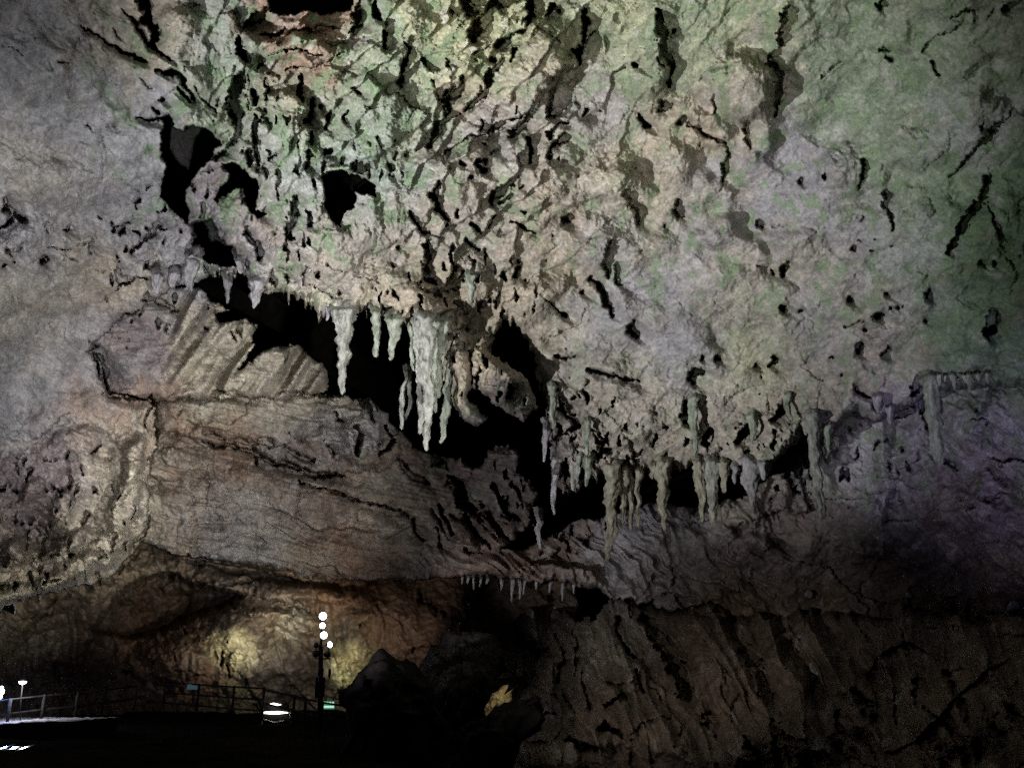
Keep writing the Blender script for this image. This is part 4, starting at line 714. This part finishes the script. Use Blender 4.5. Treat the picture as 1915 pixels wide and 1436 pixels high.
# small signs
def sign(u, v, w, h, t, face, label, name='sign'):
    b = PV(u, v + h * 2.2, t); s = empty(name, b, label, 'sign')
    MB().tube([Vector((0, .05, -.2)), PV(u, v, t) - b + Vector((0, .05, 0))], .02, 8).build('post', STEEL, s)
    MB().box(PV(u, v, t) - b, (w * t / F, .03, h * t / F)).build('panel', face, s, .006)
    return s, b
TEAL = mat('teal_panel_glow', rough=.4, color=(.10, .22, .24), emit=(.10, .2, .24), estr=.16)  # sign face given a faint glow of its own
GREENP = mat('lit_green_panel', rough=.4, color=(.05, .3, .12), emit=(.06, .30, .13), estr=.6)
GLYPH = mat('lit_white_glyph', rough=.4, color=(.8, .9, .9), emit=(.6, .85, .85), estr=.9)
sign(360, 1284, 20, 9, 37, TEAL, 'small teal sign fixed by the upper end of the middle railing')
s, b = sign(615, 1318, 21, 14, 34, GREENP, 'small glowing green and white sign right of the lamp tower')
for k in range(4):
    MB().box(PV(607.6 + k * 5, 1314, 33.96) - b, (.055, .012, .075)).build('glyph', GLYPH, s)
MB().box(PV(615, 1321, 33.96) - b, (.38, .012, .07)).build('text_bar', GLYPH, s)

# small puddles on the dark floor that mirror the path lamp and the coloured light
WATER = mat('puddle_water', rough=.12, color=(.01, .01, .012), spec=.9)
LP_ = PV(42.5, 1278, 30.1); LB_ = PV(1, 1296, 29.8)
for pu, pw, tgt in ((5, 9, LB_), (25, 9, LP_), (44, 5, LP_)):
    c = PV(pu, 1398, 19.3); nrm = ((Vector((0, 0, EYE)) - c).normalized() + (tgt - c).normalized()).normalized()
    m_ = MB(); ux = Vector((1, 0, 0)); uy = nrm.cross(ux).normalized(); ux = uy.cross(nrm); rx = pw * 19.3 / F
    m_.bm.faces.new([m_.bm.verts.new(ux * rx * math.cos(a) * (1 + .15 * math.sin(3 * a)) + uy * .45 * math.sin(a)) for a in np.linspace(0, 2 * math.pi, 28, endpoint=False)])
    pd = m_.build('puddle', WATER); pd.location = c; tag(pd, kind='structure')

# ------------------------------------------------------------------ light
w = bpy.data.worlds.new('World'); SC.world = w; w.use_nodes = True
bg = w.node_tree.nodes['Background']; bg.inputs[0].default_value = (.75, .78, 1.0, 1); bg.inputs[1].default_value = .006
def spot(loc, target, power, color, angle, blend=.6, size=.12, name='flood_or_fill_spot'):
    l = bpy.data.lights.new(name, 'SPOT'); l.energy = power; l.color = color; l.spot_size = math.radians(angle); l.spot_blend = blend; l.shadow_soft_size = size
    o = bpy.data.objects.new(name, l); COL.objects.link(o); o.location = loc
    o.rotation_euler = (Vector(target) - Vector(loc)).to_track_quat('-Z', 'Y').to_euler(); return o
def point(loc, power, color, size=.08, name='lamp_glow'):
    l = bpy.data.lights.new(name, 'POINT'); l.energy = power; l.color = color; l.shadow_soft_size = size
    o = bpy.data.objects.new(name, l); COL.objects.link(o); o.location = loc; return o
spot((-14, 10, .6), PV(1030, 290, 26), 27500, (.965, .97, 1.0), 60, 1.0)
spot((-4, 3, .4), PV(1150, 130, 23), 8000, (1.0, .975, .88), 50, 1.0)
spot((-3, 7, .4), PV(160, 560, 29), 13000, (.95, .955, 1.0), 42, .9, .15)  # added fill, no visible source: left wall and block
spot((-9, 8, .4), PV(40, 130, 21), 3600, (.93, .955, 1.0), 60, 1.0, .2)  # added fill from the left for the upper left dome
spot((4, 8, .4), PV(1860, 800, 25), 4600, (.72, .65, 1.0), 31, 1.0, .3)
spot((-2, 9, 1.2), PV(150, 1000, 29), 11000, (1.0, .96, .88), 22, 1.0, .1)  # added warm spot to brighten the lower left ridge
spot((3.5, 10, 1.6), PV(420, 770, 36), 20000, (1.0, .965, .95), 39, .9, .12)  # added raking light for the block and left shelf
spot((-8, 15, .3), PV(1010, 930, 37), 9500, (.96, .94, 1.0), 31, 1.0, .12)  # added raking light for the shelf folds, source unseen
spot((-2.5, 13, 2.6), PV(1310, 1175, 31), 2200, (1.0, .91, .83), 40, 1.0, .08)  # added weak fill for the lower right draperies
spot((-14, 10.5, .7), PV(1300, 835, 30), 9000, (1.0, .985, .95), 19, 1.0, .1)  # added spot to lift the right rim stalactites
spot((-9, 10, .7), PV(1528, 880, 28), 4500, (.94, .98, 1.0), 9, 1.0, .1)  # added narrow spot to pick out the tall white column
# lamps of the tower that light the back chamber
TH_ = PV(586, 1205, 30.8)
spot(TH_, PV(440, 1214, 41), 8000, (.95, 1.0, .74), 11, .9, .06)
spot(TH_, PV(430, 1180, 41), 2800, (1.0, .90, .80), 30, 1.0, .06)
spot(TH_, PV(543, 1165, 45), 7000, (.97, 1.0, .92), 9, 1.0, .06)
spot(TH_, PV(568, 1245, 43), 1300, (1.0, .92, .86), 40, 1.0, .06)
spot(PV(622, 1210, 31), PV(652, 1242, 44), 7000, (.95, 1.0, .70), 12, 1.0, .06)
spot(TH_, PV(560, 1110, 46), 4500, (1.0, .84, .68), 26, 1.0, .06)
spot(PV(622, 1210, 31), PV(740, 1165, 43), 1700, (1.0, .84, .70), 28, 1.0, .06)
point(PV(42.5, 1281, 29.9), 110, (.9, .93, 1.0)); point(PV(4, 1297, 29.6), 60, (.12, .25, 1.0))
spot(PV(975, 1292, 24), PV(928, 1308, 26.4), 70, (1.0, .92, .66), 34, .8, .1)

for m_ in (GLOW, GLOWW, GLOWB, GLOWG, TEAL, GREENP, GLYPH): m_.cycles.emission_sampling = 'NONE'
SC.view_settings.view_transform = 'Standard'; SC.view_settings.look = 'None'; SC.view_settings.exposure = 0
SC.cycles.use_denoising = False; SC.cycles.use_adaptive_sampling = False; SC.cycles.sample_clamp_indirect = .6; SC.cycles.max_bounces = 2; SC.cycles.diffuse_bounces = 1; SC.cycles.glossy_bounces = 1; SC.cycles.transmission_bounces = 0
